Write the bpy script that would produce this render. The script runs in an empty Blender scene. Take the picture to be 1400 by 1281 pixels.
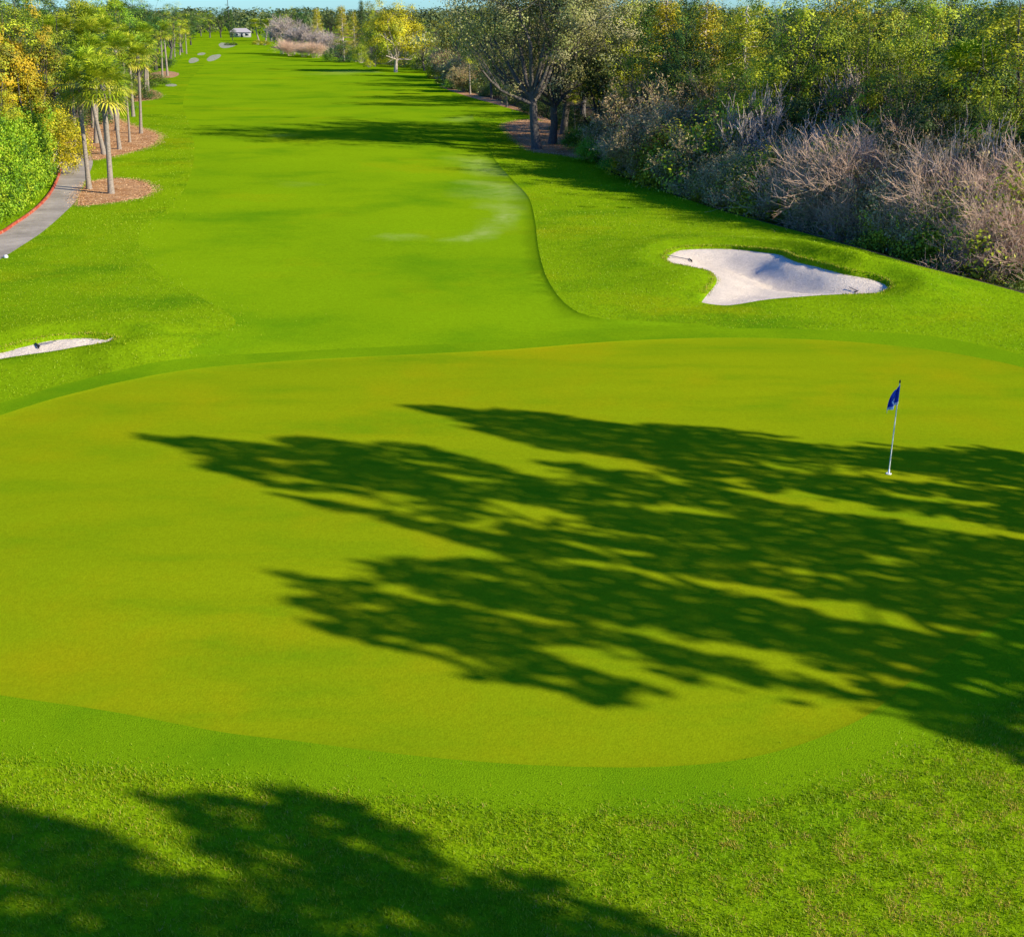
import bpy, math, random
import numpy as np
from mathutils import Vector
from mathutils.geometry import delaunay_2d_cdt

R = math.radians
scene = bpy.context.scene
COL = scene.collection

# ------------------------------------------------------------------ camera, sky, sun, exposure
CAM_H, PITCH, F = 9.5, R(21.04), 1612.0        # drone height, pitch down, focal length in photo pixels (1400 wide)
cam_d = bpy.data.cameras.new('camera')
cam = bpy.data.objects.new('camera', cam_d); COL.objects.link(cam)
cam.location = (0, 0, CAM_H); cam.rotation_euler = (R(90) - PITCH, 0, 0)
cam_d.sensor_width = 36; cam_d.lens = 36 * F / 1400
cam_d.clip_start = 0.1; cam_d.clip_end = 6000
scene.camera = cam

SUN_EL = R(28.0)
SH = np.array([-0.917, 0.399])                 # direction in which shadows fall on the ground
SH /= np.linalg.norm(SH)
world = bpy.data.worlds.new('World'); scene.world = world; world.use_nodes = True
wn = world.node_tree; wn.nodes.clear()
sky = wn.nodes.new('ShaderNodeTexSky'); sky.sky_type = 'NISHITA'; sky.sun_disc = False
sky.sun_elevation = SUN_EL; sky.sun_rotation = math.atan2(-SH[0], -SH[1])
sky.air_density = 1.0; sky.dust_density = 0.3; sky.ozone_density = 2.0
hs = wn.nodes.new('ShaderNodeHueSaturation'); hs.inputs['Saturation'].default_value = 1.3
ti = wn.nodes.new('ShaderNodeMix'); ti.data_type = 'RGBA'; ti.blend_type = 'MULTIPLY'; ti.inputs[0].default_value = 1.0; ti.inputs[7].default_value = (.31, .60, 1.10, 1)
bg = wn.nodes.new('ShaderNodeBackground'); bg.inputs['Strength'].default_value = 0.13
wo = wn.nodes.new('ShaderNodeOutputWorld')
wn.links.new(sky.outputs[0], hs.inputs['Color']); wn.links.new(hs.outputs[0], ti.inputs[6]); wn.links.new(ti.outputs[2], bg.inputs[0]); wn.links.new(bg.outputs[0], wo.inputs[0])

sl = bpy.data.lights.new('sun', 'SUN'); sl.energy = 5.0; sl.angle = R(0.55); sl.color = (1.0, 0.90, 0.72)
sun = bpy.data.objects.new('sun', sl); COL.objects.link(sun)
Ldir = Vector((SH[0] * math.cos(SUN_EL), SH[1] * math.cos(SUN_EL), -math.sin(SUN_EL)))
sun.rotation_euler = Ldir.to_track_quat('-Z', 'Y').to_euler(); sun.location = (40, -20, 40)

scene.view_settings.view_transform = 'Standard'; scene.view_settings.look = 'None'
scene.view_settings.exposure = 0.82; scene.view_settings.gamma = 1.0
scene.cycles.use_adaptive_sampling = True
scene.cycles.max_bounces = 6; scene.cycles.transparent_max_bounces = 4
scene.cycles.diffuse_bounces = 3; scene.cycles.transmission_bounces = 3

# ------------------------------------------------------------------ photo geometry -> ground metres
CP, SP = math.cos(PITCH), math.sin(PITCH)
def P(px, py, z=0.0):
    v = (py - 640.5) / F
    yd = CP - v * SP; zd = SP + v * CP
    t = (CAM_H - z) / zd
    return ((px - 700) / F * t, t * yd)
def zat(Y, py):                                # height of a point at distance Y seen on photo row py
    v = (py - 640.5) / F
    return CAM_H - Y * (SP + v * CP) / (CP - v * SP)
def xat(px, Y, z=0.0):
    return (px - 700) / F * (Y * CP + (CAM_H - z) * SP)

def catmull(pts, closed=True, n=6):
    pts = np.array(pts, float); N = len(pts); out = []
    rng = range(N) if closed else range(N - 1)
    for i in rng:
        if closed: p0, p1, p2, p3 = pts[i-1], pts[i], pts[(i+1) % N], pts[(i+2) % N]
        else: p0, p1, p2, p3 = pts[max(i-1, 0)], pts[i], pts[i+1], pts[min(i+2, N-1)]
        for k in range(n):
            t = k / n
            out.append(0.5 * ((2*p1) + (-p0+p2)*t + (2*p0-5*p1+4*p2-p3)*t*t + (-p0+3*p1-3*p2+p3)*t**3))
    if not closed: out.append(pts[-1])
    return np.array(out)
def resample(pts, step, closed=True):
    pts = np.array(pts); q = np.vstack([pts, pts[:1]]) if closed else pts
    seg = np.linalg.norm(np.diff(q[:, :2], axis=0), axis=1); s = np.concatenate([[0], np.cumsum(seg)])
    n = max(4, int(s[-1] / step)); u = np.linspace(0, s[-1], n + (0 if closed else 1), endpoint=not closed)
    return np.stack([np.interp(u, s, q[:, k]) for k in range(q.shape[1])], 1)
def outline(px, z=0.0, step=0.5):
    g = np.array([P(p[0], p[1], p[2] if len(p) > 2 else z) + ((p[2] if len(p) > 2 else z),) for p in px])
    return resample(catmull(g), step)
def inset(poly, d):
    p = poly[:, :2]; t = np.roll(p, -1, 0) - np.roll(p, 1, 0)
    t /= np.maximum(np.linalg.norm(t, axis=1, keepdims=True), 1e-9)
    n = np.stack([-t[:, 1], t[:, 0]], 1)
    a = 0.5 * np.sum(p[:, 0] * np.roll(p[:, 1], -1) - np.roll(p[:, 0], -1) * p[:, 1])
    if a < 0: n = -n
    q = poly.copy(); q[:, :2] = p + n * d
    return q
def inside(pts, poly):
    x, y = pts[:, 0], pts[:, 1]; r = np.zeros(len(x), bool); p = poly[:, :2]; N = len(p)
    bb = (x >= p[:, 0].min()) & (x <= p[:, 0].max()) & (y >= p[:, 1].min()) & (y <= p[:, 1].max())
    xi, yi = x[bb], y[bb]; rr = np.zeros(len(xi), bool)
    for i in range(N):
        x1, y1 = p[i-1]; x2, y2 = p[i]
        if y1 == y2: continue
        c = ((y1 > yi) != (y2 > yi)) & (xi < (x2 - x1) * (yi - y1) / (y2 - y1) + x1)
        rr ^= c
    r[bb] = rr
    return r
def pdist(pts, line, closed=True):             # distance to a polyline and value (col 2) at the nearest place
    L = np.vstack([line, line[:1]]) if closed else line
    best = np.full(len(pts), 1e9); val = np.zeros(len(pts))
    for i in range(len(L) - 1):
        a, b = L[i, :2], L[i+1, :2]; ab = b - a; l2 = max(ab @ ab, 1e-9)
        t = np.clip(((pts - a) @ ab) / l2, 0, 1)
        d = np.hypot(pts[:, 0] - a[0] - t * ab[0], pts[:, 1] - a[1] - t * ab[1])
        m = d < best; best[m] = d[m]
        if L.shape[1] > 2: val[m] = (L[i, 2] + t * (L[i+1, 2] - L[i, 2]))[m]
    return best, val
def sm(a, b, x):
    t = np.clip((x - a) / (b - a), 0, 1); return t * t * (3 - 2 * t)
def vnoise(x, y, seed=0):                      # smooth value noise
    xi, yi = np.floor(x).astype(np.int64), np.floor(y).astype(np.int64); fx, fy = x - xi, y - yi
    fx = fx*fx*(3-2*fx); fy = fy*fy*(3-2*fy)
    def h(a, b):
        n = np.sin(a * 127.1 + b * 311.7 + seed * 74.7) * 43758.5453; return n - np.floor(n)
    return (h(xi, yi)*(1-fx) + h(xi+1, yi)*fx)*(1-fy) + (h(xi, yi+1)*(1-fx) + h(xi+1, yi+1)*fx)*fy

# ------------------------------------------------------------------ outlines of the ground zones
GREEN = outline([(0,568),(50,552),(100,538),(180,520),(270,505),(360,496),(450,490),(580,484),(700,478),(830,468),(950,463),(1050,463),(1150,467),(1250,476),(1330,488),(1400,503),(1500,535),(1600,590),(1660,680),(1600,760),(1500,800),(1400,832),(1320,880),(1240,935),(1190,975),(1140,1000),(1080,1022),(1000,1040),(900,1048),(800,1048),(700,1044),(600,1036),(500,1025),(400,1012),(300,1000),(150,972),(0,950),(-150,925),(-300,880),(-400,800),(-400,720),(-250,650),(-100,600)], step=0.35)
FRINGE = outline([(0,551),(100,522),(270,491),(450,478),(580,472),(700,466),(830,456),(950,451),(1050,450),(1150,453),(1280,461),(1400,486),(1550,525),(1700,600),(1800,700),(1720,810),(1550,880),(1400,955),(1310,1010),(1200,1062),(1100,1090),(1000,1108),(850,1115),(700,1112),(500,1095),(300,1072),(150,1055),(0,1040),(-200,1000),(-480,930),(-600,800),(-500,690),(-250,610)], step=0.5)
FAIRWAY = outline([(262,492),(300,462),(322,438),(272,405),(215,372),(190,335),(197,308),(232,285),(257,250),(266,215),(262,180),(250,140),(262,108),(285,84),(305,66),(340,62),(400,70),(430,75),(480,86),(512,99),(560,102),(588,106),(612,126),(645,158),(664,190),(678,218),(700,243),(722,268),(731,300),(737,345),(750,385),(778,420),(820,436),(900,441),(985,450),(830,470),(700,482),(450,492)], step=0.6)
BUNK_R = outline([(908,352,.12),(919,342,.15),(939,338,.18),(991,337,.22),(1024,339,.28),(1045,341,.35),(1070,344,.43),(1093,353,.50),(1124,360,.54),(1158,369,.52),(1189,375,.45),(1212,383,.35),(1219,391,.26),(1209,398,.17),(1194,402,.11),(1137,404,.05),(1093,407,.02),(1047,411,0),(1003,418,0),(980,418,0),(957,414,0),(955,410,.02),(965,397,.08),(975,384,.12),(973,375,.12),(962,370,.1),(939,365,.1),(916,360,.1)], step=0.22)
BUNK_L = outline([(0,477,.1),(19,471.5,.12),(37,467,.15),(56,462,.17),(74,459,.18),(111,456,.2),(139,457,.22),(158,461,.19),(154,465,.14),(139,469,.08),(111,473,.02),(74,480,0),(37,485,0),(0,491,0),(-60,503,0),(-110,506,0),(-128,498,.05),(-60,486,.1)], step=0.22)
BEDS = [outline(b, step=0.4) for b in (
    [(107,281),(111,263),(125,251),(160,246),(195,250),(208,260),(195,270),(160,277),(125,281)],
    [(86,160),(105,152),(140,152),(175,172),(205,182),(217,190),(207,203),(180,212),(142,221),(128,222),(121,211),(84,206),(80,190)],
    [(150,121),(185,119),(205,123),(217,129),(205,135),(165,137)],
    [(188,104),(222,97),(244,100),(238,106),(215,108),(192,109)],
    [(690,172),(715,164),(745,166),(770,176),(786,188),(800,202),(806,214),(765,208),(730,204),(712,194)])]
BED_R = outline([(600,118),(640,133),(690,147),(730,160),(760,174),(782,190),(800,205),(820,222),(870,240),(860,234),(815,208),(790,186),(765,168),(730,154),(690,141),(640,127)], step=0.6)
PATH = outline([(-150,440),(-80,400),(0,354),(30,335),(60,315),(88,292),(104,276),(111,262),(116,250),(125,235),(127,222),(118,212),(100,208),(80,207),(40,200),(0,192),(-40,190),(-40,200),(0,206),(40,214),(76,221),(84,230),(82,243),(72,262),(58,279),(42,292),(20,306),(0,318),(-60,345),(-150,390)], step=0.5)
PATH2 = outline([(20,137),(60,130),(92,126),(104,130),(84,137),(50,142),(20,146)], step=0.8)
FARSAND = [outline(b, step=1.2) for b in (
    [(226,116),(233,114.5),(241,115.5),(240,117.5),(230,118)],
    [(258,84.5),(262,81),(268,80.5),(272,83.5),(266,86.5),(260,87)],
    [(283,82),(290,77),(300,75),(302,78),(295,83),(286,85)],
    [(270,74.5),(276,71.5),(281,73),(278,76),(272,76.5)],
    [(299,62),(303,59),(312,60),(322,62.5),(316,65),(304,66)])]
E = np.array([P(*p) for p in [(1640,470),(1520,437),(1400,403),(1300,379),(1200,350),(1100,320),(1000,292),(940,272),(870,246),(830,230),(800,207),(782,190),(760,174),(730,158),(690,145),(650,132),(615,116),(597,100),(560,92),(515,88),(470,80),(430,73),(390,69)]])
E = resample(catmull(E, closed=False), 1.2, closed=False)
WOODS = np.vstack([E, [[-150, 1400], [1200, 1400], [1200, 5], [40, 5]]])
BUNKERS = [BUNK_R, BUNK_L]

def height(pts):
    x, y = pts[:, 0], pts[:, 1]
    z = 0.22 * np.sin(x / 15 + 0.6) * np.sin(y / 21 + 0.4) * sm(50, 90, y) * (1 - sm(350, 500, y))
    z += 0.10 * (vnoise(x / 9, y / 9, 3) - 0.5) * sm(26, 50, y)
    inw = inside(pts, WOODS); d = np.zeros(len(pts)); d[inw] = pdist(pts[inw], E, False)[0]
    near = 1 - sm(95, 160, y)
    z -= np.where(inw, (1.7 * near + 0.35) * sm(0, 4.5, d) * (1 - 0.6 * sm(8, 22, d)), 0)
    for b in BUNKERS:
        bb = (x > b[:, 0].min() - 8) & (x < b[:, 0].max() + 8) & (y > b[:, 1].min() - 8) & (y < b[:, 1].max() + 8)
        if not bb.any(): continue
        dd, zz = pdist(pts[bb], b); ins = inside(pts[bb], b)
        zo = zz * np.exp(-(dd / 2.2) ** 2) + 1.3 * zz * sm(.15, 1.3, dd) * np.exp(-(dd / 2.9) ** 2)
        zi = zz - (0.08 + zz * 0.22) * sm(0.0, 0.13, dd) - (0.15 + 1.25 * zz) * sm(0.1, 1.8, dd) + 0.03 * (vnoise(x[bb]*2.2, y[bb]*2.2, 5) - .5) * sm(.1, .4, dd)
        z[bb] += np.where(ins, zi, zo)
    # grass lengths: green is cut lowest, then fringe and fairway, rough stands highest
    bb = (y < 60) & inside(pts, GREEN)
    if bb.any(): z[bb] -= 0.012 * sm(0, .08, pdist(pts[bb], GREEN)[0])
    infw = inside(pts, FAIRWAY) & ~inside(pts, FRINGE)
    infw &= (x > -12) & (y > 33) & (y < 140)
    if infw.any(): z[infw] -= 0.06 * sm(0, 0.12, pdist(pts[infw], FAIRWAY)[0]) * sm(.1, .8, pdist(pts[infw], FRINGE)[0]) * sm(-4, 1, x[infw] - (45 - y[infw]) * .2) * sm(-12, -6, x[infw]) * (1 - sm(105, 140, y[infw]))
    return z
def gz(x, y): return float(height(np.array([[x, y]], float))[0])

# ------------------------------------------------------------------ helpers: objects, tags, meshes
def tag(o, label=None, cat=None, group=None, kind=None):
    if label: o['label'] = label
    if cat: o['category'] = cat
    if group: o['group'] = group
    if kind: o['kind'] = kind
    return o
def empty(name, loc, rz=0, s=1.0):
    o = bpy.data.objects.new(name, None); COL.objects.link(o)
    o.location = loc; o.rotation_euler = (0, 0, rz); o.scale = (s, s, s) if np.isscalar(s) else s
    o.empty_display_size = 0.3
    return o
def fast_mesh(name, V, Fc, mat=None, smooth=False, tone=None):
    V = np.asarray(V, np.float32); Fc = np.asarray(Fc, np.int32); k = Fc.shape[1]
    m = bpy.data.meshes.new(name)
    m.vertices.add(len(V)); m.vertices.foreach_set('co', V.ravel())
    m.loops.add(Fc.size); m.loops.foreach_set('vertex_index', Fc.ravel())
    m.polygons.add(len(Fc)); m.polygons.foreach_set('loop_start', np.arange(0, Fc.size, k, dtype=np.int32))
    m.polygons.foreach_set('loop_total', np.full(len(Fc), k, np.int32))
    if smooth: m.polygons.foreach_set('use_smooth', np.ones(len(Fc), bool))
    if tone is not None:
        a = m.attributes.new('tone', 'FLOAT', 'POINT'); a.data.foreach_set('value', np.asarray(tone, np.float32))
    m.update(calc_edges=True); m.validate()
    if mat: m.materials.append(mat)
    return m
def put(name, mesh, parent=None, loc=None):
    o = bpy.data.objects.new(name, mesh); COL.objects.link(o)
    if parent: o.parent = parent
    if loc is not None: o.location = loc
    return o

# ------------------------------------------------------------------ materials
def nt(name):
    m = bpy.data.materials.new(name); m.use_nodes = True; t = m.node_tree; t.nodes.clear()
    return m, t
def N(t, typ, **kw):
    n = t.nodes.new(typ)
    for k, v in kw.items():
        if k in n.inputs.keys() if hasattr(n.inputs, 'keys') else False: n.inputs[k].default_value = v
        else: setattr(n, k, v)
    return n
def noise(t, scale, detail=4, rough=0.55, stretch=None, dist=0.0):
    tc = t.nodes.new('ShaderNodeTexCoord'); mp = t.nodes.new('ShaderNodeMapping')
    if stretch: mp.inputs['Scale'].default_value = stretch
    n = t.nodes.new('ShaderNodeTexNoise'); n.inputs['Scale'].default_value = scale
    n.inputs['Detail'].default_value = detail; n.inputs['Roughness'].default_value = rough; n.inputs['Distortion'].default_value = dist
    t.links.new(tc.outputs['Object'], mp.inputs[0]); t.links.new(mp.outputs[0], n.inputs['Vector'])
    return n.outputs['Fac']
def ramp(t, fac, stops):
    r = t.nodes.new('ShaderNodeValToRGB'); e = r.color_ramp.elements
    while len(e) < len(stops): e.new(0.5)
    for i, (p, c) in enumerate(stops): e[i].position = p; e[i].color = (*c, 1) if len(c) == 3 else c
    t.links.new(fac, r.inputs[0]); return r.outputs[0]
def mixc(t, fac, a, b, mode='MIX'):
    m = t.nodes.new('ShaderNodeMix'); m.data_type = 'RGBA'; m.blend_type = mode
    for s, v in ((0, fac), (6, a), (7, b)):
        if hasattr(v, 'is_linked') or hasattr(v, 'links'): t.links.new(v, m.inputs[s])
        elif s == 0: m.inputs[0].default_value = v
        else: m.inputs[s].default_value = (*v, 1)
    return m.outputs[2]
def attr(t, name='tone'):
    a = t.nodes.new('ShaderNodeAttribute'); a.attribute_name = name; return a.outputs['Fac']
def finish(m, t, col, rough=0.85, bump=None, bstr=0.4, bdist=0.02, spec=0.2, transl=0.0, metal=0.0):
    b = t.nodes.new('ShaderNodeBsdfPrincipled'); out = t.nodes.new('ShaderNodeOutputMaterial')
    if hasattr(col, 'links'): t.links.new(col, b.inputs['Base Color'])
    else: b.inputs['Base Color'].default_value = (*col, 1)
    b.inputs['Roughness'].default_value = rough; b.inputs['Specular IOR Level'].default_value = spec; b.inputs['Metallic'].default_value = metal
    if bump is not None:
        bn = t.nodes.new('ShaderNodeBump'); bn.inputs['Strength'].default_value = bstr; bn.inputs['Distance'].default_value = bdist
        t.links.new(bump, bn.inputs['Height']); t.links.new(bn.outputs[0], b.inputs['Normal'])
    if transl > 0:
        tr = t.nodes.new('ShaderNodeBsdfTranslucent'); mx = t.nodes.new('ShaderNodeMixShader'); mx.inputs[0].default_value = transl
        if hasattr(col, 'links'): t.links.new(col, tr.inputs[0])
        else: tr.inputs[0].default_value = (*col, 1)
        t.links.new(b.outputs[0], mx.inputs[1]); t.links.new(tr.outputs[0], mx.inputs[2]); t.links.new(mx.outputs[0], out.inputs[0])
    else: t.links.new(b.outputs[0], out.inputs[0])
    return m
def plain(name, col, rough=0.6, sc=20, var=0.15, **kw):
    m, t = nt(name); n = noise(t, sc)
    c = ramp(t, n, [(0.3, tuple(x * (1 - var) for x in col)), (0.7, tuple(min(1, x * (1 + var)) for x in col))])
    return finish(m, t, c, rough, bump=n, bstr=0.15, **kw)

def grass_mat(name, base, dark, yellow, fine=40, patch=(0.35, 0.12), ypos=(0.55, 0.8), bs=0.5, bd=0.03, fine_amt=0.35, streak=None, extra=None):
    m, t = nt(name)
    big = noise(t, patch[0], 5, 0.6, streak); big2 = noise(t, patch[1], 3, 0.5)
    c = ramp(t, big, [(0.32, dark), (0.5, base), (0.72, tuple(x * 1.08 for x in base))])
    yf = ramp(t, noise(t, patch[0] * 0.7, 6, 0.65), [(ypos[0], (0, 0, 0)), (ypos[1], (1, 1, 1))])
    c = mixc(t, yf, c, yellow)
    c = mixc(t, ramp(t, big2, [(0.4, (0, 0, 0)), (0.7, (.45, .45, .45))]), c, dark)
    fn = noise(t, fine, 3, 0.7); fn2 = noise(t, fine * 0.3, 4, 0.7)
    lo, hi = 1 - fine_amt, 1 + fine_amt
    c = mixc(t, 1.0, c, ramp(t, fn, [(0.3, (lo, lo, lo)), (0.7, (hi, hi, hi))]), 'MULTIPLY')
    c = mixc(t, 1.0, c, ramp(t, fn2, [(0.3, (1 - fine_amt/2,)*3), (0.7, (1 + fine_amt/2,)*3)]), 'MULTIPLY')
    if extra: c = extra(t, c)
    return finish(m, t, c, 0.95, bump=fn, bstr=bs, bdist=bd, spec=0.0)

def pale_extra(t, c):
    f = attr(t, 'pale'); n = ramp(t, noise(t, 1.6, 5, 0.7), [(0.3, (.15,)*3), (0.65, (1,)*3)])
    f2 = mixc(t, 1.0, f, n, 'MULTIPLY')
    return mixc(t, f2, c, (0.29, 0.37, 0.08))
def ring_extra(t, c):                            # faint mowing rings turned by the machines
    tc = t.nodes.new('ShaderNodeTexCoord'); w = t.nodes.new('ShaderNodeTexWave'); w.wave_type = 'BANDS'; w.bands_direction = 'X'
    w.inputs['Scale'].default_value = 0.18; w.inputs['Distortion'].default_value = 1.5
    t.links.new(tc.outputs['Object'], w.inputs['Vector'])
    c = mixc(t, 1.0, c, ramp(t, w.outputs['Fac'], [(0.3, (.95,)*3), (0.7, (1.05,)*3)]), 'MULTIPLY')
    return pale_extra(t, c)

M = {}
M['green'] = grass_mat('green_turf', (.205, .262, .003), (.150, .238, .003), (.285, .258, .003), fine=26, patch=(0.32, 0.12), ypos=(.48, .80), bs=0.4, bd=0.015, fine_amt=0.13, streak=(.6, 2.2, 1))
M['fringe'] = grass_mat('fringe_turf', (.145, .258, .003), (.100, .215, .003), (.20, .262, .003), fine=38, patch=(0.3, 0.1), ypos=(.6, .9), bs=0.55, bd=0.03, fine_amt=0.2)
M['fairway'] = grass_mat('fairway_turf', (.175, .29, .003), (.105, .225, .003), (.26, .285, .003), fine=14, patch=(0.12, 0.035), ypos=(.55, .85), bs=0.3, bd=0.02, fine_amt=0.15, streak=(.9, 1.0, 1), extra=pale_extra)
M['rough'] = grass_mat('rough_turf', (.172, .280, .003), (.088, .195, .003), (.29, .27, .003), fine=9, patch=(0.2, 0.06), ypos=(.55, .85), bs=0.6, bd=0.05, fine_amt=0.22)
M['sand'] = None
m, t = nt('bunker_sand'); n = noise(t, 9, 6, 0.7, (1, 2.5, 1)); n2 = noise(t, 1.2, 4, .6)
c = mixc(t, 1.0, ramp(t, n, [(0.3, (.58, .49, .37)), (0.7, (.82, .70, .54))]), ramp(t, n2, [(0.3, (.9,)*3), (0.7, (1.06,)*3)]), 'MULTIPLY')
M['sand'] = finish(m, t, c, 0.95, bump=n, bstr=0.9, bdist=0.09, spec=0.05)
m, t = nt('distant_sand'); n = noise(t, 1.2, 5, .7); M['farsand'] = finish(m, t, ramp(t, n, [(0.35, (.20, .22, .08)), (0.65, (.36, .34, .22))]), .95)
m, t = nt('mulch_straw'); n = noise(t, 2.2, 7, 0.8, (1, 2, 1)); n2 = noise(t, .7, 3, .6)
c = mixc(t, ramp(t, n2, [(0.4, (0,)*3), (0.65, (1,)*3)]), ramp(t, n, [(0.35, (.20, .085, .03)), (0.65, (.50, .26, .10))]), ramp(t, n, [(0.35, (.30, .15, .06)), (0.65, (.60, .37, .18))]))
M['mulch'] = finish(m, t, c, 0.95, bump=n, bstr=0.8, bdist=0.06, spec=0.1)
m, t = nt('cart_path_concrete'); n = noise(t, 1.5, 6, 0.7); n2 = noise(t, 30, 3)
c = mixc(t, 0.3, ramp(t, n, [(0.3, (.27, .23, .18)), (0.7, (.42, .37, .30))]), ramp(t, n2, [(0.3, (.22, .20, .16)), (0.7, (.45, .41, .34))]))
c = mixc(t, 1.0, c, ramp(t, noise(t, .35, 5, .7), [(0.38, (.72, .70, .66)), (0.6, (1.05, 1.03, 1.0))]), 'MULTIPLY')
M['path'] = finish(m, t, c, 0.85, bump=n2, bstr=0.2, spec=0.25)
m, t = nt('wood_litter'); n = noise(t, 3, 6, 0.75); n2 = noise(t, .3, 4, .6)
c = mixc(t, ramp(t, n2, [(0.45, (0,)*3), (0.7, (1,)*3)]), ramp(t, n, [(0.3, (.015, .012, .008)), (0.7, (.09, .062, .035))]), ramp(t, n, [(0.3, (.02, .035, .008)), (0.7, (.07, .09, .02))]))
M['litter'] = finish(m, t, c, 0.95, bump=n, bstr=0.9, bdist=0.15, spec=0.1)
M['straw'] = grass_mat('dry_margin', (.22, .19, .05), (.10, .12, .02), (.28, .22, .09), fine=9, bs=0.8, bd=.05, fine_amt=.3)

def foliage(name, cols, transl=0.15, hue=0.02, val=0.36, rough=0.6):
    m, t = nt(name)
    a = attr(t)
    c = ramp(t, a, [(i / (len(cols) - 1), x) for i, x in enumerate(cols)])
    oi = t.nodes.new('ShaderNodeObjectInfo'); h = t.nodes.new('ShaderNodeHueSaturation')
    mr = t.nodes.new('ShaderNodeMapRange'); mr.inputs[3].default_value = 0.5 - hue; mr.inputs[4].default_value = 0.5 + hue
    mv = t.nodes.new('ShaderNodeMapRange'); mv.inputs[3].default_value = 1 - val; mv.inputs[4].default_value = 1 + val
    t.links.new(oi.outputs['Random'], mr.inputs[0]); t.links.new(mr.outputs[0], h.inputs['Hue'])
    ml = t.nodes.new('ShaderNodeMath'); ml.operation = 'MULTIPLY'; ml.inputs[1].default_value = 7.31
    fr = t.nodes.new('ShaderNodeMath'); fr.operation = 'FRACT'
    t.links.new(oi.outputs['Random'], ml.inputs[0]); t.links.new(ml.outputs[0], fr.inputs[0]); t.links.new(fr.outputs[0], mv.inputs[0])
    t.links.new(mv.outputs[0], h.inputs['Value']); t.links.new(c, h.inputs['Color'])
    return finish(m, t, h.outputs[0], rough, spec=0.25, transl=transl)
M['f_yellowgreen'] = foliage('yellow_green_leaves', [(.07, .12, .004), (.24, .29, .006), (.38, .41, .010), (.44, .45, .02)])
M['f_green'] = foliage('mid_green_leaves', [(.03, .07, .004), (.10, .18, .006), (.20, .29, .008), (.36, .38, .015)])
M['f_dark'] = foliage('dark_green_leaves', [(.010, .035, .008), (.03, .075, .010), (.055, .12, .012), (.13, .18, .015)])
M['f_gold'] = foliage('golden_leaves', [(.10, .12, .004), (.33, .29, .005), (.58, .48, .008), (.40, .44, .02)], hue=.01, val=.12)
M['f_orange'] = foliage('amber_leaves', [(.10, .12, .004), (.30, .24, .006), (.52, .37, .010), (.30, .34, .015)], hue=.012, val=.15)
M['f_oak'] = foliage('live_oak_leaves', [(.05, .065, .014), (.15, .17, .03), (.27, .27, .06), (.42, .40, .18)], hue=.015, val=.12)
M['f_palm'] = foliage('palm_fronds', [(.04, .10, .004), (.17, .26, .006), (.36, .43, .012), (.56, .52, .05)], hue=.012, val=.15)
M['f_hedge'] = foliage('hedge_leaves', [(.04, .10, .003), (.14, .27, .005), (.26, .40, .008), (.40, .46, .02)], val=.08, hue=.01)
M['f_bright'] = foliage('bright_shrub_leaves', [(.03, .10, .004), (.08, .23, .007), (.14, .33, .01), (.26, .40, .015)])
M['f_marsh'] = foliage('marsh_grass', [(.20, .16, .01), (.42, .32, .02), (.55, .40, .03), (.25, .28, .02)])
M['f_tan'] = foliage('dry_seed_leaves', [(.24, .17, .08), (.40, .29, .14), (.46, .38, .16), (.32, .32, .06)], hue=.01)
M['f_grass'] = foliage('grass_blades', [(.10, .21, .0008), (.19, .32, .001), (.25, .36, .001), (.38, .35, .008), (.48, .35, .08)], transl=.3, hue=0, val=0)
M['f_litter'] = foliage('fallen_needles', [(.12, .05, .02), (.34, .17, .06), (.55, .33, .15), (.66, .48, .28)], hue=0, val=0)
def bark(name, a, b, sc=8, st=(3, 3, .6)):
    m, t = nt(name); n = noise(t, sc, 5, 0.7, st)
    return finish(m, t, ramp(t, n, [(0.3, a), (0.7, b)]), 0.9, bump=n, bstr=0.8, bdist=0.03, spec=0.1)
M['bark_oak'] = bark('oak_bark', (.05, .042, .035), (.17, .15, .125))
M['bark_pale'] = bark('pale_bark', (.34, .29, .23), (.58, .51, .42))
M['bark_palm'] = bark('palm_trunk_bark', (.12, .10, .075), (.38, .32, .25), 6, (1, 1, 5))
M['bark_twig'] = bark('bare_twigs', (.50, .32, .195), (.84, .60, .42))
M['bark_grey'] = bark('grey_dead_wood', (.34, .27, .22), (.56, .47, .39))
M['bark_tan'] = bark('tan_twigs', (.38, .26, .13), (.62, .46, .26))
M['bark_dark'] = bark('dark_bark', (.03, .025, .02), (.09, .075, .06))

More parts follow.
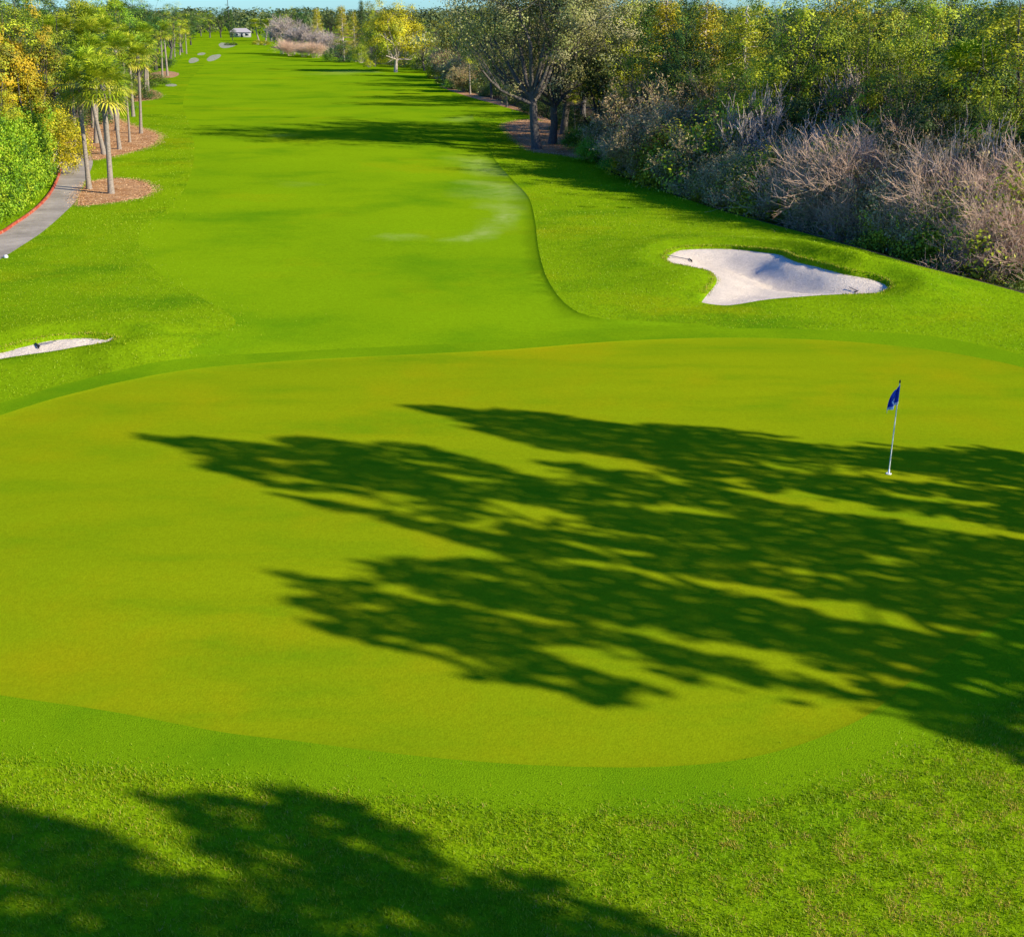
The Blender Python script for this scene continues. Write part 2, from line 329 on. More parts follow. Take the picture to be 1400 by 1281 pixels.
# ------------------------------------------------------------------ the ground: one triangulation cut into zones
def build_ground():
    rng = np.random.default_rng(4)
    pts = []
    def grid(x0, x1, y0, y1, s, holes=()):
        X, Y = np.meshgrid(np.arange(x0, x1 + 1e-6, s), np.arange(y0, y1 + 1e-6, s)); p = np.stack([X.ravel(), Y.ravel()], 1)
        p = p + rng.uniform(-.22, .22, p.shape) * s
        for (a, b, c, d) in holes: p = p[~((p[:, 0] > a) & (p[:, 0] < b) & (p[:, 1] > c) & (p[:, 1] < d))]
        pts.append(p)
    A = (-26, 26, 6, 62); B = (-48, 50, -30, 125); C_ = (-130, 170, -60, 300)
    grid(*A, 0.8); grid(*B, 1.7, [A]); grid(*C_, 5.0, [B]); grid(-2100, 2100, -300, 3300, 60, [C_])
    loops = [GREEN, FRINGE, FAIRWAY, BUNK_R, BUNK_L, PATH, PATH2, BED_R] + BEDS + FARSAND
    g = np.vstack(pts)
    for b in BUNKERS:                            # finer sampling in and round the bunkers
        X, Y = np.meshgrid(np.arange(b[:, 0].min() - 3, b[:, 0].max() + 3, .35), np.arange(b[:, 1].min() - 3, b[:, 1].max() + 3, .35))
        g = np.vstack([g, np.stack([X.ravel(), Y.ravel()], 1) + rng.uniform(-.06, .06, (X.size, 2))])
    for L in [GREEN, FAIRWAY, BUNK_R, BUNK_L]:   # keep free points off the thin steps
        keep = np.ones(len(g), bool); bb = (g[:, 1] < 330); d, _ = pdist(g[bb], L); keep[np.where(bb)[0][d < 0.2]] = False; g = g[keep]
    steps = []
    for L, w in ((GREEN, .09), (FAIRWAY, .13), (BUNK_R, .13), (BUNK_L, .13)):
        q = inset(L, w)[:, :2]; k = inside(q, L) & (pdist(q, L)[0] > w * .93); steps.append((q, k))
    edges = []; V = [g]; base = len(g)
    for q, k in steps:
        V.append(q[k]); new = np.cumsum(k) - 1 + base; n = len(q); edges += [(int(new[i]), int(new[(i+1) % n])) for i in range(n) if k[i] and k[(i+1) % n]]; base += int(k.sum())
    for L in loops:
        n = len(L); V.append(L[:, :2]); edges += [(base + i, base + (i + 1) % n) for i in range(n)]; base += n
    V.append(E); edges += [(base + i, base + i + 1) for i in range(len(E) - 1)]
    V = np.vstack(V)
    v, e, f, *_ = delaunay_2d_cdt([Vector(p) for p in V], edges, [], 0, 1e-5)
    v = np.array([tuple(p) for p in v]); f = np.array([tuple(x) for x in f], np.int32)
    a, b, c = v[f[:, 0]], v[f[:, 1]], v[f[:, 2]]
    ar = (b[:, 0]-a[:, 0])*(c[:, 1]-a[:, 1]) - (b[:, 1]-a[:, 1])*(c[:, 0]-a[:, 0])
    f[ar < 0] = f[ar < 0][:, ::-1]
    cen = (a + b + c) / 3
    z = height(v)
    zone = np.zeros(len(f), int)                 # 0 rough
    def setz(poly, k, only=None):
        m = inside(cen, poly)
        if only is not None: m &= only
        zone[m] = k
    setz(WOODS, 7); setz(FAIRWAY, 1); setz(BED_R, 4)
    for bd in BEDS: setz(bd, 4)
    setz(PATH, 5); setz(PATH2, 5); setz(FRINGE, 2); setz(GREEN, 3)
    for s in FARSAND: setz(s, 8)
    for b, k in ((BUNK_R, 6), (BUNK_L, 9)):
        m = inside(cen, b); m[m] = pdist(cen[m], b)[0] > .105; zone[m] = k
    pale = np.zeros(len(v))
    for px, w, s in (([(640,212),(665,228),(680,236)], .9, .8), ([(655,248),(690,252),(700,262)], 1.0, .7), ([(700,270),(695,290),(680,305),(655,320),(630,326)], .45, 1.0), ([(660,262),(690,268)], 1.2, .55),
                     ([(520,100),(470,100),(440,103)], 2.2, .9), ([(380,186),(398,192)], .5, .7), ([(535,322),(560,323)], .45, .8), ([(390,250),(410,254)], .4, .8), ([(625,165),(640,160)], 1, .5), ([(740,130),(700,132)], 1, .3)):
        L = np.array([P(*q) for q in px]); d, _ = pdist(v, resample(catmull(L, False), .4, False), False)
        pale = np.maximum(pale, s * np.exp(-(d / w) ** 2))
    spec = {0: ('rough_grass_ground', 'rough', None), 1: ('fairway', 'fairway', None), 2: ('green_fringe', 'fringe', None), 3: ('putting_green', 'green', None),
            4: ('mulch_bed', 'mulch', None), 5: ('cart_path', 'path', None), 6: ('sand_bunker', 'sand', None), 9: ('sand_bunker', 'sand', None), 7: ('wood_floor', 'litter', None), 8: ('distant_sand_bunkers', 'farsand', None)}
    for k, (nm, mk, _) in spec.items():
        fk = f[zone == k]
        if not len(fk): continue
        u, inv = np.unique(fk, return_inverse=True)
        me = fast_mesh(nm, np.column_stack([v[u], z[u]]), inv.reshape(fk.shape), M[mk], smooth=True)
        at = me.attributes.new('pale', 'FLOAT', 'POINT'); at.data.foreach_set('value', pale[u].astype(np.float32))
        tag(put(nm, me), kind='structure')
build_ground()

# ------------------------------------------------------------------ grass standing in the rough
def blades(pts, hmin, hmax, w, rng, tone):
    n = len(pts); z = height(pts); a = rng.uniform(0, 2*math.pi, n); h = rng.uniform(hmin, hmax, n)
    lean = rng.normal(0, .45, (n, 2)) * h[:, None]
    c = np.column_stack([pts, z - 0.005]); s = np.column_stack([np.cos(a), np.sin(a), np.zeros(n)]) * (w * rng.uniform(.7, 1.3, n))[:, None]
    V = np.empty((n, 3, 3)); V[:, 0] = c - s; V[:, 1] = c + s; V[:, 2] = c + np.column_stack([lean, h])
    return V.reshape(-1, 3), np.arange(3 * n).reshape(-1, 3), np.repeat(tone, 3)
def scatter(rng, x0, x1, y0, y1, n, cond):
    p = np.column_stack([rng.uniform(x0, x1, n), rng.uniform(y0, y1, n)]); return p[cond(p)]
def grass_layers():
    rng = np.random.default_rng(11)
    def rough_only(p):
        fr = inside(p, FRINGE); e = fr & (p[:, 1] < 17); r = ~fr
        if e.any(): r[e] = pdist(p[e], FRINGE)[0] < rng.exponential(.16, e.sum())
        fw = inside(p, FAIRWAY) & ~fr; r &= ~fw; e = fw & (p[:, 0] < -3) & (p[:, 1] < 70)
        if e.any(): r[e] = pdist(p[e], FAIRWAY)[0] < rng.exponential(.5, e.sum())
        r &= ~inside(p, PATH) & ~inside(p, WOODS) & ~inside(p, BUNK_R) & ~inside(p, BUNK_L)
        for b in BEDS: r &= ~inside(p, b)
        return r
    def infr(p):                                  # only ground that the photo shows
        dep = p[:, 1] * CP + CAM_H * SP; return np.abs(p[:, 0]) < dep * .46 + 4.5
    def tone(p, yel):
        nz = vnoise(p[:, 0] * .8, p[:, 1] * .8, 8) * .6 + vnoise(p[:, 0] * 3.1, p[:, 1] * 3.1, 9) * .4
        t = .40 + .22 * rng.normal(size=len(p)) * .7 + .15 * (nz - .5)
        dry = rng.random(len(p)) < yel * sm(.42, .7, vnoise(p[:, 0] * 5, p[:, 1] * 5, 19) * .6 + nz * .4); t[dry] = rng.uniform(.72, 1, dry.sum())
        return np.clip(t, 0, 1)
    def sel(q):
        k = infr(q); k[k] = rough_only(q[k]); return k
    out = []
    p = scatter(rng, -11, 13, 9.2, 16.5, 600000, sel); yel = .10 + 1.3 * sm(-1, 5, p[:, 0]) * (1 - sm(11.5, 14.5, p[:, 1]))
    # clumpy: keep more blades where the clump noise is high
    k = rng.random(len(p)) < .35 + .65 * sm(.3, .6, vnoise(p[:, 0] * 7, p[:, 1] * 7, 2)); p, yel = p[k], yel[k]
    out.append(blades(p, .02, .055, .006, rng, tone(p, yel)))
    p = scatter(rng, -26, 26, 16, 62, 170000, sel); out.append(blades(p, .02, .055, .014, rng, .3 + .45 * tone(p, .05)))
    p = scatter(rng, -48, 30, 55, 125, 60000, sel); out.append(blades(p, .03, .07, .03, rng, .3 + .45 * tone(p, .03)))
    V = np.vstack([o[0] for o in out]); off = np.cumsum([0] + [len(o[0]) for o in out[:-1]]); Fc = np.vstack([o[1] + k for o, k in zip(out, off)]); T = np.concatenate([o[2] for o in out])
    tag(put('rough_grass', fast_mesh('rough_grass', V, Fc, M['f_grass'], tone=T)), 'longer green and yellow grass standing in the rough around the putting green', 'grass', kind='stuff')
    V, Fc, T = [], [], []; base = 0
    for b in BEDS[:3] + [BEDS[4]]:
        n = int(len(b) * 70); k = rng.integers(0, len(b), n); q = b[k, :2] + rng.normal(0, .28, (n, 2)); q = q[q[:, 1] > 0]
        v_, f_, t_ = blades(q, .01, .035, .05, rng, rng.random(len(q))); V.append(v_); Fc.append(f_ + base); T.append(t_); base += len(v_)
        x0, y0, x1, y1 = *b[:, :2].min(0), *b[:, :2].max(0); q = scatter(rng, x0, x1, y0, y1, int((x1 - x0) * (y1 - y0) * 30), lambda p: inside(p, b))
        v_, f_, t_ = blades(q, .01, .05, .05, rng, rng.random(len(q))); V.append(v_); Fc.append(f_ + base); T.append(t_); base += len(v_)
    tag(put('fallen_needles', fast_mesh('fallen_needles', np.vstack(V), np.vstack(Fc), M['f_litter'], tone=np.concatenate(T))), 'rusty fallen needles strewn over and around the mulch beds', 'needles', kind='stuff')
    # uneven overhanging turf along the bunker lips
    V, Fc, T = [], [], []; base = 0
    for b in BUNKERS:
        m = b[:, 2] > .06; n = 40; pp = np.repeat(b[m][:, :2], n, 0) + rng.normal(0, .09, (m.sum() * n, 2))
        v_, f_, t_ = blades(pp, .02, .08, .014, rng, rng.uniform(.2, 1, len(pp))); V.append(v_); Fc.append(f_ + base); T.append(t_); base += len(v_)
    tag(put('bunker_lip_grass', fast_mesh('bunker_lip_grass', np.vstack(V), np.vstack(Fc), M['f_grass'], tone=np.concatenate(T))), 'shaggy unmown grass along the upper lips of the two near bunkers', 'grass', kind='stuff')
grass_layers()

# ------------------------------------------------------------------ tree building
def tube(chain, radii, sides=6):
    c = np.array(chain); n = len(c); t = np.gradient(c, axis=0); t /= np.maximum(np.linalg.norm(t, axis=1, keepdims=True), 1e-9)
    ref = np.array([0, 0, 1.]) if abs(t[0][2]) < .9 else np.array([1., 0, 0])
    u = np.cross(t, ref); u /= np.maximum(np.linalg.norm(u, axis=1, keepdims=True), 1e-9); w = np.cross(t, u)
    a = np.arange(sides) / sides * 2 * math.pi
    V = c[:, None] + (u[:, None] * np.cos(a)[None, :, None] + w[:, None] * np.sin(a)[None, :, None]) * np.array(radii)[:, None, None]
    idx = np.arange(n * sides).reshape(n, sides)
    F_ = np.stack([idx[:-1], np.roll(idx[:-1], -1, 1), np.roll(idx[1:], -1, 1), idx[1:]], -1).reshape(-1, 4)
    return V.reshape(-1, 3), F_
class Tubes:
    def __init__(s): s.items = []
    def add(s, chain, radii, sides=6): s.items.append((np.array([np.asarray(c, float) for c in chain]), radii, sides))
    def top(s): return max(c[:, 2].max() for c, _, _ in s.items)
    def mesh(s, name, mat):
        V, F_, n = [], [], 0
        for c, r, k in s.items: v, f = tube(c, r, k); V.append(v); F_.append(f + n); n += len(v)
        return fast_mesh(name, np.vstack(V), np.vstack(F_), mat, smooth=True)
def unit(v): return v / max(np.linalg.norm(v), 1e-9)
def grow(T, rng, p, d, L, r, level, maxl, tips, kids, spread, up, wig=.18, kidL=.62, sides=(8, 6, 5, 4, 3, 3)):
    nseg = 5 if level < 2 else 3; chain = [np.array(p)]; dd = unit(np.array(d)); 
    for i in range(nseg):
        dd = unit(dd + rng.normal(0, wig, 3) + np.array([0, 0, up])); chain.append(chain[-1] + dd * L / nseg)
    r1 = r * (.45 if level else .6); T.add(chain, np.linspace(r, r1, nseg + 1), sides[level])
    if level >= maxl: tips.append((chain[-1], dd)); return
    k = kids[level]
    for j in range(k):
        t = rng.uniform(.35, 1.0) if level else rng.uniform(.7, 1.0)
        if j == 0: t = 1.0
        f = t * nseg; i = min(int(f), nseg - 1); q = chain[i] + (chain[i+1] - chain[i]) * (f - i)
        az = rng.uniform(0, 2*math.pi) if level else (j + rng.uniform(-.25, .25)) / k * 2 * math.pi
        side = unit(np.cross(dd, np.array([math.cos(az), math.sin(az), .3])))
        nd = unit(dd * (1 - spread[level]) + side * spread[level])
        if level == 0: nd = unit(np.array([math.cos(az) * spread[0], math.sin(az) * spread[0], 1 - spread[0] * .75]))
        grow(T, rng, q, nd, L * kidL * rng.uniform(.75, 1.2), r1 * (.85 if j == 0 else .62), level + 1, maxl, tips, kids, spread, up, wig, kidL, sides)
def leaf_quads(C, S, Nn, rng, asp=.55):
    n = len(C); Nn = Nn / np.maximum(np.linalg.norm(Nn, axis=1, keepdims=True), 1e-9)
    u = np.cross(Nn, rng.normal(size=(n, 3))); u /= np.maximum(np.linalg.norm(u, axis=1, keepdims=True), 1e-9); w = np.cross(Nn, u)
    S = np.asarray(S)[:, None]; V = np.empty((n, 4, 3))
    V[:, 0] = C - u * S * .5; V[:, 1] = C + w * S * asp * .5 + Nn * S * .08; V[:, 2] = C + u * S * .5; V[:, 3] = C - w * S * asp * .5 + Nn * S * .08
    return V.reshape(-1, 3), np.arange(4 * n).reshape(-1, 4)
def clump_leaves(rng, tips, per, rc, size, flat=.65, upb=.5, asp=.55, hang=0.0):
    C, Nn, T = [], [], []
    for (p, d) in tips:
        r = rc * rng.uniform(.6, 1.3); o = rng.normal(0, .5, (per, 3)); o *= (np.minimum(1.0, 1.25 / np.maximum(np.linalg.norm(o, axis=1), 1e-6)))[:, None]
        off = o * r * np.array([1, 1, flat]); C.append(p + off + np.array([0, 0, -hang * r]))
        Nn.append(o * 2.2 + np.array([0, 0, upb * .8]) + rng.normal(0, .20, (per, 3)))
        T.append(np.clip(rng.normal(.53, .30) + rng.normal(0, .07, per), 0, 1))
    return np.vstack(C), rng.uniform(.65, 1.35, len(tips) * per) * size, np.vstack(Nn), np.concatenate(T)
def crown_mesh(name, rng, C, S, Nn, T, mat, asp=.55):
    V, Fc = leaf_quads(C, S, Nn, rng, asp); return fast_mesh(name, V, Fc, mat, tone=np.repeat(T, 4))

class Proto: pass
def proto(parts, H): p = Proto(); p.parts = parts; p.H = H; p.rmat = {}; return p
def broadleaf(seed, H, Rc, zmin, trunk, nlimb, leafmat, barkmat, per=70, rc=.85, size=.15, flat=.7, kids=(4, 4, 3), sp=.8, r=.22, moss=0, wig=.18):
    rng = np.random.default_rng(seed); T = Tubes(); tips = []
    ch = [np.array([0, 0, -.4])]; d = np.array([0, 0, 1.])
    for i in range(4): d = unit(d + rng.normal(0, .06, 3)); ch.append(ch[-1] + d * (trunk + .4) / 4)
    for j in range(nlimb):                       # limbs from low and spreading to high and steep
        az = j * 2.4 + rng.uniform(-.4, .4); u = j / max(1, nlimb - 1); s = sp * (1.15 - .75 * u) * rng.uniform(.85, 1.15)
        nd = unit(np.array([math.cos(az) * s, math.sin(az) * s, .55 + .6 * u])); q = ch[-1] - d * trunk * .25 * (1 - u)
        grow(T, rng, q, nd, 3.2 * rng.uniform(.8, 1.15), r * .6, 1, 3, tips, (0,) + kids, (.8, .55, .6, .6), .03, wig, .68)
    tp = np.array([t[0] for t in tips]); zt = np.percentile(tp[:, 2], 98); tw = trunk + (tp[:, 2] - trunk) * (H - rc * .6 - trunk) / (zt - trunk); ok = tw > zmin + .2; rt = np.percentile(np.hypot(tp[ok, 0], tp[ok, 1]), 90)
    sx = (Rc - rc * .5) / rt; z0, z1 = trunk, zt; sz = (H - rc * .6 - trunk) / (z1 - trunk)
    def warp(V):
        V = V.copy(); k = sm(trunk * .6, trunk * 1.7, V[:, 2]); V[:, 0] *= 1 + (sx - 1) * k; V[:, 1] *= 1 + (sx - 1) * k
        hi = V[:, 2] > trunk; V[hi, 2] = trunk + (V[hi, 2] - trunk) * sz; return V
    T.items = [(warp(c), rr_, k_) for c, rr_, k_ in T.items]; tp = warp(tp)
    kept, P0 = [], np.zeros((0, 3))
    for it in T.items:
        c = it[0]; root_ok = np.hypot(c[0, 0], c[0, 1]) < .9 and c[0, 2] < trunk + .3
        joined = root_ok or (len(P0) and np.min(np.linalg.norm(P0 - c[0], axis=1)) < .45)
        if joined and (root_ok or c[:, 2].min() > zmin * .8) and np.hypot(c[:, 0], c[:, 1]).max() < Rc * (.66 if c[-1, 2] < zmin + (H - zmin) * .2 else 1.08): kept.append(it); a = np.linspace(0, len(c) - 1, 25); P0 = np.vstack([P0, np.stack([np.interp(a, np.arange(len(c)), c[:, k]) for k in range(3)], 1)])
    T.items = kept; tp = tp[(tp[:, 2] > zmin + .2) & (np.hypot(tp[:, 0], tp[:, 1]) < np.where(tp[:, 2] < zmin + (H - zmin) * .2, .7, 1.1) * Rc)]
    T.add(ch, [r * 1.5, r * 1.15, r, r * .95, r * .9], 9)
    tips = [(p, None) for p in tp]
    C, S, Nn, To = clump_leaves(rng, tips, per, rc, size, flat)
    cc = np.array([0, 0, (zmin + H) * .48]); dn = (C - cc) / [Rc, Rc, (H - zmin) * .5]; Nn = Nn + 1.5 * dn / np.maximum(np.linalg.norm(dn, axis=1, keepdims=True), .3)
    if moss:
        C2, S2, N2, T2 = clump_leaves(rng, tips, moss, rc * 1.05, size * .95, .9, 0, hang=.3); N2[:, 2] *= .1
        C = np.vstack([C, C2]); S = np.concatenate([S, S2]); Nn = np.vstack([Nn, N2]); To = np.concatenate([To, np.clip(T2 * .3 + .7, 0, 1)])
    return proto([('trunk', T.mesh('trunk', M[barkmat])), ('crown', crown_mesh('crown', rng, C, S, Nn, To, M[leafmat], .6))], H)
def conifer(seed, H, R_, leafmat, barkmat, nb=110, per=130, size=.15, base=.12, droop=-.1):
    rng = np.random.default_rng(seed); T = Tubes(); T.add([(0, 0, -.3), (.05, 0, H * .35), (-.04, .05, H * .7), (0, 0, H * .98)], [H * .022, H * .016, H * .009, .02], 7)
    tips = []
    for i in range(nb):
        u = (i + rng.random()) / nb; z = H * (base + (1 - base) * u); rr = R_ * (1 - u) ** .6 * rng.uniform(.65, 1.15) * (min(1, (u + .05) * 4)) ** .5
        a = i * 2.4 + rng.normal(0, .4); e = np.array([math.cos(a) * rr, math.sin(a) * rr, z + rr * droop + rng.normal(0, .2)])
        s = np.array([0, 0, z - .1 * rr]); T.add([s, (s + e) / 2 + [0, 0, .08 * rr], e], [.05, .035, .015], 4)
        for f in (.5, .8, 1.0):
            if rr * f > .25: tips.append((s + (e - s) * f, e - s))
    C, S, Nn, To = clump_leaves(rng, tips, per // 3, R_ * .26, size, .8, .3, asp=.35)
    return proto([('trunk', T.mesh('trunk', M[barkmat])), ('crown', crown_mesh('crown', rng, C, S, Nn, To, M[leafmat], .35))], C[:, 2].max())
def bare_tree(seed, H, stems, barkmat, kids=(4, 4, 4), r=.05, twig=.016, lean=.35, maxl=4, name='branches', leafmat=None, leaves=0, lsize=.12):
    rng = np.random.default_rng(seed); T = Tubes(); tips = []
    for s in range(stems):
        az = rng.uniform(0, 2*math.pi); p = np.array([math.cos(az), math.sin(az), 0]) * (rng.uniform(0, .12) * H if stems > 1 else 0) + np.array([0, 0, -.3])
        ln = lean * rng.uniform(.2, 1) if stems > 1 else .05
        d = unit(np.array([math.cos(az) * ln, math.sin(az) * ln, 1])); L = H * rng.uniform(.38, .5)
        nseg = 5; ch = [p]; dd = d
        for i in range(nseg): dd = unit(dd + rng.normal(0, .10, 3)); ch.append(ch[-1] + dd * L / nseg)
        rr = r * rng.uniform(.7, 1.2); T.add(ch, np.linspace(rr, rr * .6, nseg + 1), 5)
        def br(p, d, L, r_, lev):
            ch = [p]; dd = d
            for i in range(3): dd = unit(dd + rng.normal(0, .16, 3) + [0, 0, .05]); ch.append(ch[-1] + dd * L / 3)
            T.add(ch, [r_, r_ * .8, r_ * .7, max(r_ * .5, twig * .6)], 4 if lev < 3 else 3)
            if lev >= maxl: tips.append((ch[-1], dd)); tips.append((ch[1], dd)); return
            for j in range(kids[min(lev - 1, len(kids) - 1)]):
                i = rng.integers(1, 4); side = unit(rng.normal(size=3)); nd = unit(dd + side * .75 + [0, 0, .15])
                br(ch[i], nd, L * rng.uniform(.55, .8), max(r_ * .62, twig), lev + 1)
        for j in range(kids[0] + 1):
            i = rng.integers(2, nseg + 1); side = unit(rng.normal(size=3)); side[2] = abs(side[2]) * .4
            br(ch[i], unit(dd + side * .8), L * rng.uniform(.45, .75), rr * .6, 1)
    parts = [(name, T.mesh(name, M[barkmat]))]; allz = T.top()
    if leaves:
        C, S, Nn, To = clump_leaves(rng, tips, leaves, H * .05, lsize, 1, .3, asp=.4); parts.append(('leaves', crown_mesh('leaves', rng, C, S, Nn, To, M[leafmat], .4)))
    return proto(parts, allz)
def shrub(seed, H, R_, leafmat, barkmat, n=70, per=150, size=.095, flat=.8):
    rng = np.random.default_rng(seed); T = Tubes(); tips = []
    for i in range(n):
        u = unit(rng.normal(size=3)); u[2] = abs(u[2]); k = rng.uniform(.55, 1) ** .6
        e = np.array([u[0] * R_ * k, u[1] * R_ * k, .12 * H + u[2] * H * .85 * k * (.8 + .3 * rng.random())])
        if i % 3 == 0: T.add([np.array([u[0] * .15, u[1] * .15, -.2]), e * [.5, .5, .6], e], [.035, .025, .012], 4)
        tips.append((e, u))
    C, S, Nn, To = clump_leaves(rng, tips, per, R_ * .32, size, flat)
    return proto([('stems', T.mesh('stems', M[barkmat])), ('foliage', crown_mesh('foliage', rng, C, S, Nn, To, M[leafmat]))], C[:, 2].max())
def tuftgrass(seed, H, R_, mat, n=900):
    rng = np.random.default_rng(seed); a = rng.uniform(0, 2*math.pi, n); q = R_ * np.sqrt(rng.random(n)) * .7; c = np.column_stack([np.cos(a) * q, np.sin(a) * q, np.full(n, -.1)])
    ph = rng.uniform(0, 2*math.pi, n); s = np.column_stack([np.cos(ph), np.sin(ph), np.zeros(n)]) * .03; h = H * rng.uniform(.5, 1, n)
    tip = c + np.column_stack([np.cos(a) * h * .35 + rng.normal(0, .1, n), np.sin(a) * h * .35 + rng.normal(0, .1, n), h])
    V = np.stack([c - s, c + s, tip], 1).reshape(-1, 3)
    return proto([('blades', fast_mesh('blades', V, np.arange(3 * n).reshape(-1, 3), M[mat], tone=np.repeat(rng.random(n), 3)))], H)
def palm(seed, H, lean, fr=46):
    rng = np.random.default_rng(seed); T = Tubes(); a = rng.uniform(0, 2*math.pi) if lean is None else lean[1]; ln = .12 if lean is None else lean[0]
    z = np.linspace(-.3, H, 10); off = ln * H * (1 - (1 - np.clip(z / H, 0, 1)) ** 1.6); ch = np.column_stack([np.cos(a) * off, np.sin(a) * off, z])
    T.add(ch, [.24, .19, .16, .15, .145, .14, .14, .15, .17, .16], 9)
    top = ch[-1]; V, Fc, To = [], [], []; nb = 0
    for i in range(fr):
        az = i * 2.399 + rng.normal(0, .15); el = R(80) - (i / fr) ** .9 * R(125) + rng.normal(0, .12); dead = i > fr - 5
        d = np.array([math.cos(az) * math.cos(el), math.sin(az) * math.cos(el), math.sin(el)]); pet = rng.uniform(.75, 1.15)
        b0 = top + np.array([0, 0, .05 - .35 * i / fr]); hub = b0 + d * pet + np.array([0, 0, -.12 * pet]); u = unit(np.cross(d, [0, 0, 1])); w = np.cross(u, d)
        s = u * .025; V += [b0 - s, b0 + s, hub + s, hub - s]; Fc.append([nb, nb+1, nb+2, nb+3]); tn = rng.uniform(.25, .75); To += [.9] * 4; nb += 4
        if dead: tn = 1.0
        Lf = rng.uniform(.85, 1.2)
        for k in range(14):
            th = (k / 13 - .5) * R(230); dl = d * math.cos(th) + u * math.sin(th) + w * (.22 * abs(math.sin(th)) )
            L = Lf * (1 - .25 * abs(k / 13 - .5)); mid = hub + dl * L * .55; tip = hub + dl * L + np.array([0, 0, -.28 * L]); x = unit(np.cross(dl, w)) * .05; tip = tip + rng.normal(0, .05, 3)
            V += [hub, mid - x, tip, mid + x]; Fc.append([nb, nb+1, nb+2, nb+3]); To += [np.clip(tn + rng.normal(0, .12), 0, 1)] * 4; nb += 4
    return proto([('trunk', T.mesh('trunk', M['bark_palm'])), ('crown', fast_mesh('crown', np.array(V), np.array(Fc), M['f_palm'], tone=To))], H + 1.1)

PR = {}
PR['oak'] = [broadleaf(21 + i, 14, 6.6, 3.3, 3.6, 11, 'f_oak', 'bark_oak', per=170, rc=1.05, size=.125, r=.24, moss=34, kids=(4, 4, 3)) for i in range(3)]
PR['green'] = [broadleaf(31 + i, 11, 3.9, 1.6, 2.6, 8, 'f_green', 'bark_oak', per=115, rc=.68, size=.12) for i in range(3)]
PR['ygreen'] = [broadleaf(41 + i, 11, 3.6, 1.4, 2.6, 8, 'f_yellowgreen', 'bark_oak', per=115, rc=.68, size=.12) for i in range(3)]
PR['dark'] = [broadleaf(51 + i, 11, 4.0, 1.4, 2.4, 8, 'f_dark', 'bark_dark', per=110, rc=.68, size=.125) for i in range(2)]
PR['gold'] = [broadleaf(61 + i, 11, 3.5, 1.6, 2.4, 8, 'f_gold', 'bark_oak', per=115, rc=.68, size=.12) for i in range(2)]
PR['amber'] = [broadleaf(65, 9, 2.5, 2.6, 2.8, 8, 'f_orange', 'bark_oak', per=130, rc=.6, size=.14)]
PR['biground'] = [broadleaf(67, 11.6, 6.0, 1.6, 2.6, 14, 'f_gold', 'bark_grey', per=170, rc=1.25, size=.21, r=.28, sp=1.0)]
PR['cypress'] = [conifer(s, 12, 2.4, 'f_gold', 'bark_pale') for s in (71, 72)]
PR['cypressgreen'] = [conifer(s, 12, 2.6, 'f_yellowgreen', 'bark_pale') for s in (75,)]
PR['cypressdark'] = [conifer(s, 12, 2.6, 'f_dark', 'bark_dark') for s in (76,)]
PR['barebush'] = [bare_tree(s, 6, 14, 'bark_twig', (6, 5, 4), .026, .0072, .6, 4) for s in (81, 82, 83)]
PR['tanbush'] = [bare_tree(s, 5, 12, 'bark_tan', (5, 4, 4), .03, .008, .55, 4, leafmat='f_tan', leaves=4, lsize=.14) for s in (85, 86)]
PR['snag'] = [bare_tree(s, 7, 1, 'bark_grey', (6, 5, 4), .10, .013, .3, 4) for s in (91, 92)]
PR['greytree'] = [bare_tree(s, 9, 3, 'bark_grey', (5, 5, 4), .12, .03, .3, 4) for s in (95,)]
PR['bushgreen'] = [shrub(s, 2.4, 1.7, 'f_bright', 'bark_dark') for s in (101, 102)]
PR['bushyellow'] = [shrub(s, 3.4, 1.7, 'f_yellowgreen', 'bark_pale', 70) for s in (105, 106)]
PR['bushgold'] = [shrub(s, 3.2, 1.7, 'f_gold', 'bark_pale', 70) for s in (107,)]
PR['bushdark'] = [shrub(s, 2.6, 2.0, 'f_dark', 'bark_dark', 60) for s in (108, 109)]
PR['marsh'] = [tuftgrass(s, 1.1, 1.2, 'f_marsh') for s in (111, 112)]
PR['palm'] = [palm(121, 6.2, (.10, R(165))), palm(122, 7.0, (.06, R(200))), palm(123, 8.0, (.04, R(20))), palm(124, 6.6, (.09, R(140)))]

KIND = {'oak': ('oak_tree', 'tree'), 'green': ('broadleaf_tree', 'tree'), 'ygreen': ('broadleaf_tree', 'tree'), 'dark': ('broadleaf_tree', 'tree'), 'gold': ('broadleaf_tree', 'tree'), 'biground': ('broadleaf_tree', 'tree'), 'amber': ('broadleaf_tree', 'tree'),
        'cypress': ('cypress_tree', 'tree'), 'cypressgreen': ('cypress_tree', 'tree'), 'cypressdark': ('cypress_tree', 'tree'), 'barebush': ('bare_shrub', 'shrub'), 'tanbush': ('dry_shrub', 'shrub'), 'snag': ('dead_tree', 'tree'), 'greytree': ('dead_tree', 'tree'),
        'bushgreen': ('leafy_shrub', 'shrub'), 'bushyellow': ('leafy_shrub', 'shrub'), 'bushgold': ('leafy_shrub', 'shrub'), 'bushdark': ('leafy_shrub', 'shrub'), 'marsh': ('grass_clump', 'grass clump'), 'palm': ('palm_tree', 'palm tree'), 'tuft': ('grass_clump', 'grass clump')}
prng = random.Random(5)
used = {}
def plant(kind, x, y, h, label, group=None, rz=None, v=None, wide=1.0):
    nm, cat = KIND[kind]; lst = PR[kind]; i = used.get(kind, 0); used[kind] = i + 1
    p = lst[(i if v is None else v) % len(lst)]; s = h / p.H
    o = empty(nm, (x, y, gz(x, y)), prng.uniform(0, 6.28) if rz is None else rz, (s * wide, s * wide, s)); tag(o, label, cat, group)
    for pn, me in p.parts: put(pn, me, o)
    return o
